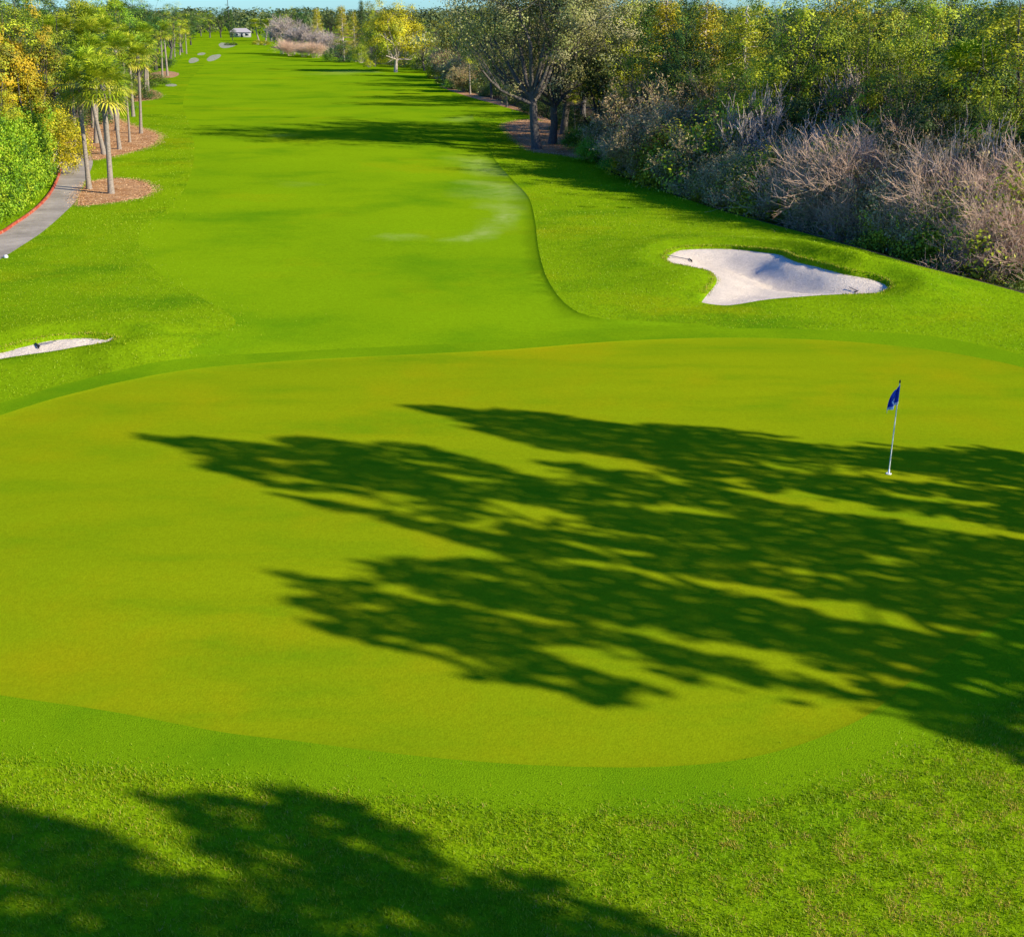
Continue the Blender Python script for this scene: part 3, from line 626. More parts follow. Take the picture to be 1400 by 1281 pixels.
def by_top(kind, px, Y, pytop, label, group=None, **k):   # stand at distance Y on the line of column px, tall enough to reach row pytop
    x = xat(px, Y, 2.0); g = gz(x, Y); return plant(kind, x, Y, max(.5, zat(Y, pytop) - g), label, group, **k)
def by_base(kind, px, py, pytop, label, group=None, **k):
    x, y = P(px, py); return plant(kind, x, y, max(.5, zat(y, pytop) - gz(x, y)), label, group, **k)
def edgeY(px):
    pr = np.array([(700 + F * x / (y * CP + CAM_H * SP), y) for x, y in E]); o = np.argsort(pr[:, 0]); return float(np.interp(px, pr[o, 0], pr[o, 1]))

exec_later = []
# ------------------------------------------------------------------ trees on the right of the fairway
GR = 'trees and shrubs of the wood along the right side of the fairway'
by_base('oak', 735, 201, -115, 'large grey-green live oak with dark trunk, nearest of the three oaks on the mulch bed', 'live oaks on the right mulch bed', v=0, rz=1.6, wide=1.15)
by_base('oak', 754, 194, -60, 'middle live oak of the three on the right mulch bed, trunk leaning right', 'live oaks on the right mulch bed', v=1, rz=2.0, wide=1.2)
by_base('oak', 771, 182, -50, 'farthest live oak of the mulch bed trio, lit brown trunk', 'live oaks on the right mulch bed', v=2, rz=4.0, wide=1.2)
by_base('oak', 693, 147, 0, 'slim pale-trunked oak left of the three big oaks', v=0, rz=3.0, wide=.6)
by_base('palm', 643, 130, 68, 'single palm with pale trunk at the wood edge left of the oaks', v=2)
by_base('palm', 786, 182, 118, 'small palm crown beside the lit oak trunk', v=1)
by_base('oak', 672, 136, 8, 'shaded oak between the pale palm trunk and the slim oak', v=1, rz=1.0, wide=.75)
by_base('green', 640, 118, 12, 'mid green tree above the reddish brush left of the oaks', v=0, wide=.9)
by_base('ygreen', 662, 126, 30, 'yellow-green small tree behind the pale palm trunk', v=1, wide=.8)
for px, py, pt, w in ((612, 108, 66, 1.3), (628, 118, 72, 1.3), (640, 126, 85, 1.2)):
    by_base('tanbush', px, py, pt, {612: 'leftmost reddish-brown brush at the fairway bend', 628: 'middle clump of reddish-brown brush at the fairway bend', 640: 'rightmost reddish-brown brush, beside the pale palm trunk'}[px], 'reddish brush at the fairway bend', wide=w)
by_base('bushyellow', 596, 108, 90, 'low yellow-green bush at the right fairway bend', wide=1.6)
by_base('bushyellow', 607, 117, 98, 'low yellow-green bush just below the reddish brush', wide=1.6)
by_base('bushgreen', 618, 122, 106, 'small green bush in the shade at the end of the dirt strip', wide=1.4)
for i, (px, py, pt) in enumerate(((800, 208, 168), (822, 222, 180), (845, 236, 205))):
    by_base('bushgreen', px, py - 4, pt, ('bright green shrub right beside the oak mulch bed', 'bright green shrub in the middle of the ditch bank row', 'bright green shrub farthest right in the ditch bank row')[i], 'bright green shrubs right of the oaks', wide=1.3)

# front row: bare brush over the ditch   (kind, px, distance behind the edge, top row, width, label)
front = [
 ('barebush', 1395, 6.0, 150, 1.1, 'pinkish-grey leafless bush cut by the right border of the photo'),
 ('barebush', 1345, 7.5, 165, 1.1, 'pale leafless bush just left of the one at the right border'),
 ('barebush', 1375, 4.0, 235, 1.2, 'low brown leafless bush at the ditch in the far right corner of the wood edge'),
 ('barebush', 1300, 5.0, 225, 1.2, 'low leafless bush under the two slim grey saplings'),
 ('barebush', 1205, 8.0, 128, 1.25, 'tallest pinkish leafless bush, straight above the bunker tip'),
 ('barebush', 1150, 6.5, 150, 1.2, 'wide pinkish leafless bush left of the tallest one'),
 ('barebush', 1240, 5.0, 200, 1.2, 'brown leafless bush right of and below the tallest pinkish bush'),
 ('barebush', 1175, 3.5, 235, 1.3, 'low twiggy bush close above the ridge over the bunker'),
 ('tanbush', 1110, 5.0, 190, 1.1, 'tan dry bush standing left of the pinkish brush'),
 ('snag', 1268, 7.0, 140, .8, 'slim grey leafless sapling, left one of the pair against dark trees'),
 ('snag', 1312, 8.0, 145, .8, 'slim grey leafless sapling, right one of the pair against dark trees'),
 ('snag', 1345, 10.0, 140, .9, 'grey leafless sapling rising behind the pale right-hand bush'),
 ('snag', 1078, 10.0, 132, 1.0, 'grey dead tree with spread claws of branches against black shade'),
 ('greytree', 1042, 9.0, 105, .55, 'narrow pale grey mossy tree in the middle of the wood edge'),
 ('tanbush', 1000, 6.0, 150, 1.1, 'tan dry bush between the bright yellow bush and the grey mossy tree'),
 ('tanbush', 965, 11.0, 95, 1.0, 'tall tan dry bush behind the bright yellow-green bush'),
 ('tanbush', 882, 10.0, 100, 1.0, 'tall tan dry bush right of the oaks'),
 ('tanbush', 905, 7.0, 130, 1.0, 'tan dry bush in front of the dark gap right of the oaks'),
 ('barebush', 860, 5.0, 165, 1.1, 'brownish leafless bush right behind the bright green shrubs'),
 ('tanbush', 990, 4.0, 205, 1.3, 'low tan bush at the ditch below the yellow-green bush'),
 ('tanbush', 1060, 3.5, 225, 1.2, 'low tan bush at the ditch below the olive bush'),
 ('bushyellow', 985, 8.0, 128, 1.1, 'bright yellow-green leafy bush in the middle of the wood edge'),
 ('bushyellow', 920, 5.0, 178, 1.2, 'yellow-green bush low above the ridge, right of the green shrubs'),
 ('bushyellow', 950, 6.0, 190, 1.1, 'yellow-green bush beside the low tan bush'),
 ('bushyellow', 1072, 6.0, 186, 1.1, 'olive-yellow rounded bush below the grey dead tree'),
 ('bushgold', 1135, 7.5, 170, 1.0, 'small golden leafy bush showing through the pinkish brush'),
 ('bushgold', 1235, 4.5, 270, 1.0, 'small golden bush low in the brush above the bunker'),
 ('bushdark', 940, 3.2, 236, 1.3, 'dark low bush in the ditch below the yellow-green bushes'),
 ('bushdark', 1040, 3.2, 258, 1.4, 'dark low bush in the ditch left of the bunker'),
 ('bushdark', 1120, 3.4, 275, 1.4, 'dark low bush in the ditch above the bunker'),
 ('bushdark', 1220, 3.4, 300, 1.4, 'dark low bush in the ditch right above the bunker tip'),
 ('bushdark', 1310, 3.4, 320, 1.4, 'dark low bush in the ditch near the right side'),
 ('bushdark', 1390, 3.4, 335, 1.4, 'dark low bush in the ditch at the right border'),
 ('marsh', 893, 1.4, 246, 1.5, 'golden grass clump on the ridge right of the green shrubs'),
 ('marsh', 965, 1.6, 266, 1.5, 'golden grass clump, left of the pair on the ridge middle'),
 ('marsh', 992, 1.6, 274, 1.5, 'golden grass clump, right of the pair on the ridge middle'),
 ('marsh', 1018, 1.6, 284, 1.3, 'rusty grass clump nearest the bunker on the ridge')]
def low_bush(kind, px, Y, h, label, group=None, wide=1.2): x = xat(px, Y, 1.0); return plant(kind, x, Y, h, label, group, wide=wide)
for kind, px, dY, top, w, lab in front:
    if kind == 'bushdark': low_bush(kind, px, edgeY(px) + dY + 1.0, 2.2, lab, GR, 1.1)
    else: by_top(kind, px, edgeY(px) + dY + (2.2 if kind in ('barebush', 'tanbush') else .8 if kind == 'bushdark' else .6), top, lab, GR, wide=w)
# tree rows behind
back = [
 ('cypress', 905, 24, -12, 1.0, 'tall golden cypress right of the big oaks'),
 ('cypress', 958, 22, -10, 1.0, 'tall golden cypress, second one right of the oaks'),
 ('cypressdark', 882, 26, -2, 1.1, 'dark cypress between the oaks and the golden cypresses'),
 ('dark', 915, 15, 62, .9, 'dark shaded tree under the first golden cypress'),
 ('dark', 935, 20, 20, .9, 'dark tree between the two golden cypresses'),
 ('cypressgreen', 1010, 22, 12, 1.1, 'yellow-green cypress right of the golden pair'),
 ('green', 1035, 24, 20, .9, 'green tree left of the big leafy yellow-green tree'),
 ('ygreen', 1078, 17, 2, 1.1, 'big leafy yellow-green tree standing in the middle of the right wood'),
 ('ygreen', 1062, 12, 85, .9, 'small golden-green tree above the grey dead tree'),
 ('dark', 1112, 14, 92, 1.0, 'black-green shaded tree right of the grey dead tree'),
 ('dark', 1075, 13, 110, .9, 'black-green shaded tree behind the grey dead tree'),
 ('green', 1125, 20, -4, 1.0, 'green tree right of the big leafy yellow-green tree'),
 ('ygreen', 1172, 16, 42, 1.0, 'olive tree above the tallest pinkish bush'),
 ('greytree', 1168, 17, 62, .6, 'grey bare limbs spreading above the pinkish brush'),
 ('green', 1205, 24, 4, 1.1, 'green tree at the skyline above the tallest pinkish bush'),
 ('ygreen', 1225, 15, 60, .9, 'yellow-green tree just right of the grey bare limbs'),
 ('dark', 1275, 12, 92, 1.0, 'dark round tree behind the two slim saplings, left one'),
 ('dark', 1320, 13, 110, 1.0, 'dark round tree behind the two slim saplings, right one'),
 ('ygreen', 1255, 22, 12, 1.0, 'yellow-green tree at the skyline above the dark round trees'),
 ('palm', 1298, 15, 62, 1.2, 'palm crown poking out above the dark round trees'),
 ('dark', 1330, 20, 18, 1.1, 'dark tree at the skyline near the right border'),
 ('ygreen', 1385, 16, -2, 1.1, 'bright yellow-green tree in the upper right corner'),
 ('green', 1390, 11, 85, 1.0, 'green tree behind the pale bush at the right border'),
 ('ygreen', 1350, 12, 105, .8, 'small green tree left of the tree at the right border'),
 ('dark', 1415, 11, 110, 1.0, 'dark tree cut off by the right border'),
 ('gold', 990, 30, 14, .8, 'golden tree at the skyline between cypresses'),
 ('green', 975, 16, 66, .9, 'green tree behind the tall tan bush'),
 ('ygreen', 1000, 13, 92, .9, 'light green tree behind the yellow-green bush'),
 ('dark', 855, 13, 110, .9, 'dark tree right behind the oak trio'),
 ('gold', 872, 12, 78, .8, 'yellowing tree on the right flank of the oaks'),
 ('dark', 820, 14, 60, 1.1, 'dark tree behind the small palm and oaks'),
 ('dark', 720, 18, 60, 1.1, 'dark tree filling the gap left of the oak trunks')]
for kind, px, dY, top, w, lab in back: by_top(kind, px, edgeY(px) + dY, top - (14 if px > 1110 and top < 50 else 0), lab, GR, wide=w)
# deep wood: repeats that only show between the others
rr = random.Random(9)
LM = [(700, 'left of the oak trio'), (790, 'behind the oak trio'), (860, 'right flank of the oak trio'), (930, 'behind the first golden cypress'), (990, 'behind the second golden cypress'), (1050, 'right of the golden cypresses'), (1110, 'behind the big leafy yellow-green tree'), (1170, 'above the pinkish brush, left end'), (1230, 'above the tallest pinkish bush'), (1290, 'above the left slim sapling'), (1350, 'above the right slim sapling'), (1410, 'toward the upper right corner'), (1600, 'at the right border')]
def lm(px): return next(t for a, t in LM if px < a)
CO = {'green': 'mid green tree', 'dark': 'dark tree', 'ygreen': 'yellow-green tree', 'cypressdark': 'dark cypress', 'gold': 'golden tree'}
RW = ('just behind the front trees', 'in the middle of the wood', 'far back in the wood', 'at the rear skyline')
def sky_row(px): return float(np.interp(px, [600, 660, 700, 860, 885, 900, 975, 990, 1095, 1110, 1200, 1400], [18, 8, -5, -5, 9, -8, -4, 12, 12, -4, -8, -12]))
for row, (dY, n) in enumerate(((30, 13), (42, 14), (60, 16), (95, 20))):
    for i in range(n):
        px = 625 + (i + rr.uniform(-.3, .3)) * (850 / n); k = rr.choice(['green', 'dark', 'dark', 'ygreen', 'green', 'cypressdark', 'gold'] if px > 1010 else ['gold', 'gold', 'dark', 'ygreen', 'green', 'dark'])
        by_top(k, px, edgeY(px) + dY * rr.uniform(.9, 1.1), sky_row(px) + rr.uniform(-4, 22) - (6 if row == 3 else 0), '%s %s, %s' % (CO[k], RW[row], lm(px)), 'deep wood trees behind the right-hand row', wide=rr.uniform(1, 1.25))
for i in range(34):                                 # shaded understorey between the trunks
    px = 640 + i * 23 + rr.uniform(-8, 8)
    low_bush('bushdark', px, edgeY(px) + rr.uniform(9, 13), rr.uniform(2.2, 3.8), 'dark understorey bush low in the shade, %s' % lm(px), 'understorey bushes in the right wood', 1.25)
for i in range(15):                                 # more leafless brush filling the belt over the ditch
    px = 1090 + i * 21 + rr.uniform(-8, 8); k = ('barebush', 'bushyellow', 'tanbush')[i % 3]; dY = rr.uniform(5.5, 11)
    by_top(k, px, edgeY(px) + dY, 250 - (dY - 4.5) * 12 + rr.uniform(-15, 20), '%s in the belt over the ditch, %s' % (('pinkish leafless bush', 'olive leafy bush', 'tan dry bush')[i % 3], lm(px)), 'leafless brush along the ditch', wide=1.1)
for i in range(12):
    px = 850 + i * 21 + rr.uniform(-8, 8); k = ('bushyellow', 'bushgold', 'tanbush')[i % 3]; dY = rr.uniform(3.8, 8)
    by_top(k, px, edgeY(px) + dY, 165 + (px - 850) * .2 + rr.uniform(-30, 25), '%s in the sunlit thicket, %s' % (('yellow-green leafy bush', 'golden leafy bush', 'straw-coloured bush')[i % 3], lm(px)), 'thicket right of the oaks', wide=1.1)

for i, (x, y, h, k) in enumerate(((29, 52, 9, 'green'), (33, 60, 10, 'ygreen'), (36, 50, 11, 'dark'), (40, 58, 11, 'green'), (46, 50, 11, 'ygreen'), (44, 68, 12, 'dark'), (52, 60, 12, 'green'), (58, 52, 12, 'dark'), (62, 70, 12, 'green'), (50, 42, 10, 'ygreen'), (66, 44, 12, 'green'), (70, 60, 12, 'dark'))):
    plant(k, x, y, h, '%s continuing the wood just outside the right border' % CO[k], 'trees past the right border', wide=1.2)
for i, (x, y) in enumerate(((27, 44), (31, 42), (36, 41), (42, 39), (30, 48), (36, 46), (42, 45), (49, 36))):
    plant(('barebush', 'bushdark', 'tanbush')[i % 3], x, y, (3.5, 2.5, 3.0)[i % 3], '%s continuing the brush just outside the right border' % ('leafless bush', 'dark bush', 'tan dry bush')[i % 3], 'brush past the right border')

# ------------------------------------------------------------------ the far end of the fairway
by_base('biground', 541, 100, 2, 'big rounded golden-green tree with pale forked trunk at the fairway bend', v=0)
by_base('ygreen', 512, 92, 12, 'yellow-green tree crowding the left flank of the big rounded tree', wide=1.0)
by_base('green', 580, 98, 30, 'green tree on the right flank of the big rounded tree', wide=1.0)
by_base('dark', 530, 90, 52, 'dark shaded tree under the big rounded tree, left of its trunk', wide=1.2)
by_base('dark', 562, 92, 52, 'dark shaded tree under the big rounded tree, right of its trunk', wide=1.2)
by_base('cypressdark', 497, 84, -2, 'thin dark cypress just left of the big rounded tree', wide=.6)
by_base('cypress', 470, 82, 6, 'golden cypress left of the big rounded tree')
by_base('cypress', 486, 84, 14, 'shorter golden cypress between the dark and the taller golden one')
by_base('cypress', 436, 76, 10, 'golden cypress behind the grey leafless trees')
by_base('bushyellow', 493, 86, 56, 'bright yellow-green bush left of the big rounded tree', wide=1.1)
by_base('bushdark', 470, 84, 52, 'dark bush beside the bright yellow-green bush', wide=1.4)
by_base('bushyellow', 505, 94, 80, 'small yellow bush on the dry corner of the fairway', wide=1.3)
for px, py, pt, lab in ((388, 74, 18, 'tallest grey leafless tree at the far left of the leafless group'), (404, 75, 34, 'grey leafless tree, second in the far group'), (420, 76, 30, 'pinkish-grey leafless tree in the middle of the far group'), (437, 77, 38, 'grey leafless tree, fourth in the far group'), (450, 78, 42, 'grey leafless tree nearest the golden cypresses')):
    by_base('greytree', px, py, pt, lab, 'grey leafless trees at the far end', wide=1.1)
for px, py, pt, lab in ((396, 77, 50, 'leftmost low leafless bush under the far grey trees'), (415, 78, 52, 'middle low leafless bush under the far grey trees'), (432, 79, 54, 'rightmost low leafless bush under the far grey trees')):
    by_base('barebush', px, py, pt, lab, 'low bushes under the far grey trees', wide=1.5)
for px, lab in ((354, 'far palm, leftmost of three right of the white house'), (363, 'far palm in the middle of three right of the white house'), (371, 'far palm nearest the grey leafless trees')):
    by_base('palm', px, 57, 27, lab, 'far palms by the white house', wide=1.7)
for px, py, pt, k, w, lab in ((287, 52, 14, 'green', 1.2, 'round green tree far away, left of the white house'), (302, 52, 10, 'dark', 1.1, 'dark tree far away behind the light pole'), (318, 56, 12, 'cypressdark', .7, 'thin dark conifer in front of the white house'),
        (275, 50, 16, 'green', 1.1, 'far green tree at the end of the left tree row'), (345, 46, 14, 'dark', 1.3, 'dark tree shading the right end of the white house'), (375, 56, 14, 'dark', 1.1, 'dark tree behind the far palms'), (398, 60, 12, 'green', 1.1, 'green tree behind the grey leafless trees, left'),
        (415, 60, 12, 'dark', 1.1, 'dark tree behind the grey leafless trees, middle'), (452, 64, 14, 'dark', 1.1, 'dark tree between grey leafless trees and golden cypresses')):
    by_base(k, px, py, pt, lab, wide=w)
for px, py, lab in ((352, 62, 'small orange bush on the far rough, left one'), (362, 63, 'small orange bush on the far rough, right one')): by_base('bushgold', px, py, py - 8, lab, wide=2.0)
for px, lab in ((312, 'left dark bush added as shade beside the far sand'), (320, 'right dark bush added as shade beside the far sand')): by_base('bushdark', px, 63, 57, lab, wide=1.6)  # added bushes, their dark leaves stand in for the shade at this bunker
for i, (px, py, h) in enumerate(((516, 90, 3.2), (532, 92, 3.0), (550, 95, 3.4), (567, 97, 3.0), (583, 99, 3.4), (596, 102, 3.0))):
    x, y = P(px, py); plant(('bushdark', 'bushyellow')[i % 2], x, y + 6, h, '%s bush behind the big rounded tree, %s' % (('dark', 'yellow-green')[i % 2], ('far left', 'left of the trunk', 'right behind the trunk', 'right of the trunk', 'right side', 'beside the reddish brush')[i]), 'bushes behind the big rounded tree', wide=1.5)
# far woodland as one mass on the horizon
def far_woods():
    rng = np.random.default_rng(77); C, S, Nn, To = [], [], [], []
    for i in range(900):
        th = rng.uniform(-.62, .62); d = rng.uniform(640, 1000); x, y = math.sin(th) * d, math.cos(th) * d
        if abs(x) > d * .6: continue
        H = rng.uniform(8.5, 13.5) * (1 + (d - 640) / 2200); r = rng.uniform(4, 8); n = 130
        u = rng.normal(size=(n, 3)); u /= np.linalg.norm(u, axis=1, keepdims=True); u[:, 2] = np.abs(u[:, 2]) * rng.choice([1, 1, -1], n); rad = rng.uniform(.7, 1.05, n)[:, None]
        C.append(np.array([x, y, H * .5]) + u * rad * [r, r, H * .5]); S.append(rng.uniform(1.2, 2.4, n)); Nn.append(u + rng.normal(0, .4, (n, 3)) + [0, 0, .3]); To.append(np.clip(rng.normal(.45, .22) + rng.normal(0, .1, n), 0, 1))
    me = crown_mesh('far_woodland', rng, np.vstack(C), np.concatenate(S), np.vstack(Nn), np.concatenate(To), M['f_far'])
    tag(put('far_woodland', me), 'far woodland closing the horizon behind the golf course', 'woodland', kind='stuff')
M['f_far'] = foliage('far_leaves', [(.05, .075, .03), (.09, .13, .035), (.15, .18, .04), (.20, .20, .07)], hue=0, val=0)
far_woods()

# ------------------------------------------------------------------ left side: hedge, palms, golden trees
def hedge():
    pts = resample(catmull(np.array([P(*p) for p in [(-90,352),(-40,328),(-5,312),(18,300),(38,285),(54,270),(66,254),(76,238),(78,226)]]), closed=False), .55, closed=False)
    rng = np.random.default_rng(31); root = empty('hedge', (pts[0][0], pts[0][1], 0)); tag(root, 'tall bright green leafy hedge along the red-edged cart path', 'hedge')
    t = np.gradient(pts, axis=0); t /= np.linalg.norm(t, axis=1, keepdims=True); nrm = np.stack([-t[:, 1], t[:, 0]], 1)
    tips = []; T = Tubes()
    for i in range(len(pts)):
        for j in range(30):
            back = rng.uniform(.0, 2.8); h = rng.uniform(.1, 1) * (3.8 + .4 * math.sin(i * .9) + .45 * rng.normal() * .5) * (1 if back > .8 else .92)
            if j % 2: h = (3.8 + .4 * math.sin(i * .9)) * rng.uniform(.8, 1.05); 
            elif j % 4 == 0: back = rng.uniform(-.05, .3); h *= .8
            q = pts[i] + nrm[i] * back + rng.normal(0, .15, 2); tips.append((np.array([q[0], q[1], h]), None))
        q = pts[i] + nrm[i] * 1.6; T.add([(q[0], q[1], -.1), (q[0] + .1, q[1], 1.2), (q[0], q[1] + .1, 2.8)], [.06, .05, .02], 5)
    C, S, Nn, To = clump_leaves(rng, tips, 64, .42, .11, 1, .4)
    o = root.location
    me = crown_mesh('foliage', rng, C - [o.x, o.y, 0], S, Nn, To, M['f_hedge'], .6); put('foliage', me, root)
    ms = T.mesh('stems', M['bark_dark']); v = put('stems', ms, root); v.location = (-o.x, -o.y, 0)
hedge()
LG = 'golden trees behind the hedge on the left'
for kind, px, Y, top, w, lab in (
    ('amber', 14, 72, 22, 1.1, 'amber tree drooping over the hedge at the left border'), ('amber', 52, 86, 30, .85, 'amber tree between the left border tree and the palms'),
    ('gold', -14, 68, 62, .8, 'golden-green bushy tree right behind the hedge at the border'), ('gold', -30, 80, -5, 1.0, 'golden tree cut off by the left border'),
    ('amber', 34, 74, 92, .95, 'low amber tree just behind the hedge middle'), ('gold', 4, 68, 128, 1.0, 'small golden bushy tree rising from the hedge top'),
    ('dark', 30, 92, 20, .8, 'dark tree behind the amber trees on the left')):
    by_top(kind, px, Y, top, lab, LG, wide=w)
by_top('bushgold', 80, 82, 138, 'golden bush at the bend of the cart path', wide=.9); by_top('bushgold', 60, 76, 152, 'golden bush at the far end of the hedge', wide=1.0)
LL = ['behind the amber tree at the border', 'behind the amber trees', 'behind the front palms', 'left of the palm pair', 'beyond the palm pair']
for i, (px, Y, top) in enumerate(((10, 120, -15), (60, 130, -18), (110, 140, -14), (150, 150, -8), (190, 170, -2), (30, 100, -8), (85, 112, -4), (212, 230, 2), (232, 280, 8), (248, 340, 12), (260, 420, 16), (-20, 90, -10), (60, 96, 40), (170, 190, 2), (203, 260, 8), (128, 125, 10), (100, 100, 50), (130, 120, 60), (185, 165, 40), (40, 110, 30))):
    k = ('green', 'dark', 'ygreen')[i % 3]
    by_top(k, px, Y, top, '%s %s, %s' % ({'green': 'mid green tree', 'dark': 'dark tree', 'ygreen': 'yellow-green tree'}[k], ('nearer the path', 'farther back', 'at the skyline')[0 if Y < 105 else 1 if Y < 135 else 2], LL[min(4, max(0, int(px // 50)))]), 'backing trees left of the fairway', wide=1.25)
for i, (px, Y) in enumerate(((20, 95), (60, 105), (100, 112), (140, 130), (175, 150), (195, 175), (215, 240))):
    x = xat(px, Y, 1); plant('bushdark', x, Y, 3.2, 'dark bush under the left wood, %s' % ('behind the hedge', 'behind the golden bush', 'at the head of the cart path', 'behind the second mulch bed', 'behind the slim upright palm', 'left of the palm pair', 'beyond the palm pair')[i], 'bushes under the left wood', wide=1.6)
PG = 'palms along the left side of the fairway'
def palm_at(bx, by, cx, cy, lab, v=None):
    x, y = P(bx, by); zc = zat(y, cy); xc = xat(cx, y, zc); o = plant('palm', x, y, zc + 1.1, lab, PG, v=v)
    p = PR['palm'][(used['palm'] - 1 if v is None else v) % 4]; s = o.scale[0]
    # turn and tilt so that the crown stands over the column where the photo shows it
    top = np.array(p.parts[1][1].vertices[0].co)[:2] * s; o.rotation_euler = (0, 0, 0)
    want = xc - x; r = np.linalg.norm(top); a0 = math.atan2(top[1], top[0]); ca = max(-1, min(1, want / r)); o.rotation_euler[2] = math.acos(ca) - a0
    if abs(want) > r: o.rotation_euler = (0, math.atan2(want - math.copysign(r, want), zc), o.rotation_euler[2])
    return o
palm_at(152, 266, 136, 118, 'nearest palm, thick trunk on the front mulch bed', 0)
palm_at(122, 260, 104, 120, 'leaning palm beside the cart path on the front mulch bed', 1)
palm_at(143, 216, 118, 96, 'long-trunked palm leaning left at the front of the second mulch bed', 3)
palm_at(146, 214, 142, 104, 'shaded palm right behind the long-trunked leaning palm', 1)
palm_at(164, 209, 150, 112, 'palm with dark trunk in the middle of the second mulch bed', 0)
palm_at(178, 199, 172, 128, 'short palm with white-based trunk on the second mulch bed', 2)
palm_at(193, 186, 190, 84, 'slim upright palm at the right end of the second mulch bed', 2)
palm_at(104, 206, 98, 108, 'palm with vine-covered trunk at the head of the cart path', 1)
palm_at(132, 200, 128, 76, 'palm far back on the second mulch bed, left of the dark-trunked one', 3)
palm_at(160, 182, 158, 70, 'palm at the rear edge of the second mulch bed', 0)
palm_at(84, 150, 80, 60, 'palm beside the far piece of cart path', 2)
palm_at(98, 160, 92, 40, 'tall palm behind the vine-covered palm', 1)
palm_at(118, 150, 112, 22, 'tall palm reaching the top border, left of the palm cluster', 3)
palm_at(140, 140, 140, 30, 'tall palm reaching the skyline in the middle of the palm cluster', 0)
palm_at(170, 150, 168, 50, 'palm behind the slim upright palm', 2)
palm_at(198, 133, 196, 60, 'palm on the small third mulch bed', 0)
palm_at(202, 124, 204, 44, 'palm behind the small third mulch bed', 3)
palm_at(222, 106, 220, 44, 'left palm of the pair on the fourth mulch bed', 2)
palm_at(229, 104, 231, 40, 'right palm of the pair on the fourth mulch bed', 1)
palm_at(183, 120, 182, 40, 'tall palm left of the fourth mulch bed', 0)
palm_at(239, 80, 238, 38, 'distant palm beyond the fourth mulch bed, left one', 2)
palm_at(246, 76, 246, 36, 'distant palm beyond the fourth mulch bed, right one', 3)
palm_at(255, 74, 255, 40, 'farthest palm of the left row', 1)
palm_at(160, 130, 160, 14, 'tall palm at the skyline right of the cluster middle', 2)
palm_at(70, 165, 66, 44, 'palm behind the amber trees', 0)
palm_at(100, 172, 96, 66, 'palm between the vine-covered palm and the tall ones', 2)
palm_at(152, 165, 150, 44, 'palm in the second rank behind the dark-trunked palm', 1)
palm_at(112, 180, 110, 84, 'palm just behind the leaning palm', 0)
palm_at(182, 160, 180, 66, 'palm between the slim upright palm and the cluster', 1)
palm_at(128, 178, 118, 52, 'palm between the leaning palm and the skyline palms', 3)

# red painted kerb on the hedge side of the path
def kerb():
    L = resample(catmull(np.array([P(*p) for p in [(-90,363),(-60,349),(0,320),(20,308),(42,294),(58,281),(72,264),(82,244),(85,231),(80,223)]]), closed=False), .35, closed=False)
    t = np.gradient(L, axis=0); t /= np.linalg.norm(t, axis=1, keepdims=True); nr = np.stack([-t[:, 1], t[:, 0]], 1); z = height(L)
    rng = np.random.default_rng(3); prof = [(0.0, -.05), (0.0, .09), (.02, .11), (.11, .11), (.13, .09), (.13, -.05)]; V = []
    for i in range(len(L)):
        for (o, h) in prof: q = L[i] + nr[i] * (o + .01 * rng.normal()); V.append((q[0], q[1], z[i] + h))
    k = len(prof); Fc = [[i*k+j, i*k+j+1, (i+1)*k+j+1, (i+1)*k+j] for i in range(len(L)-1) for j in range(k-1)]
    m, t_ = nt('faded_red_paint'); n = noise(t_, 3, 5, .7)
    finish(m, t_, ramp(t_, n, [(0.35, (.26, .03, .015)), (0.55, (.38, .085, .035)), (0.7, (.34, .20, .12))]), .8, bump=n, bstr=.3); M['kerbred'] = m
    tag(put('path_kerb', fast_mesh('path_kerb', V, Fc, m)), 'faded red painted kerb between cart path and hedge', 'kerb')
kerb()

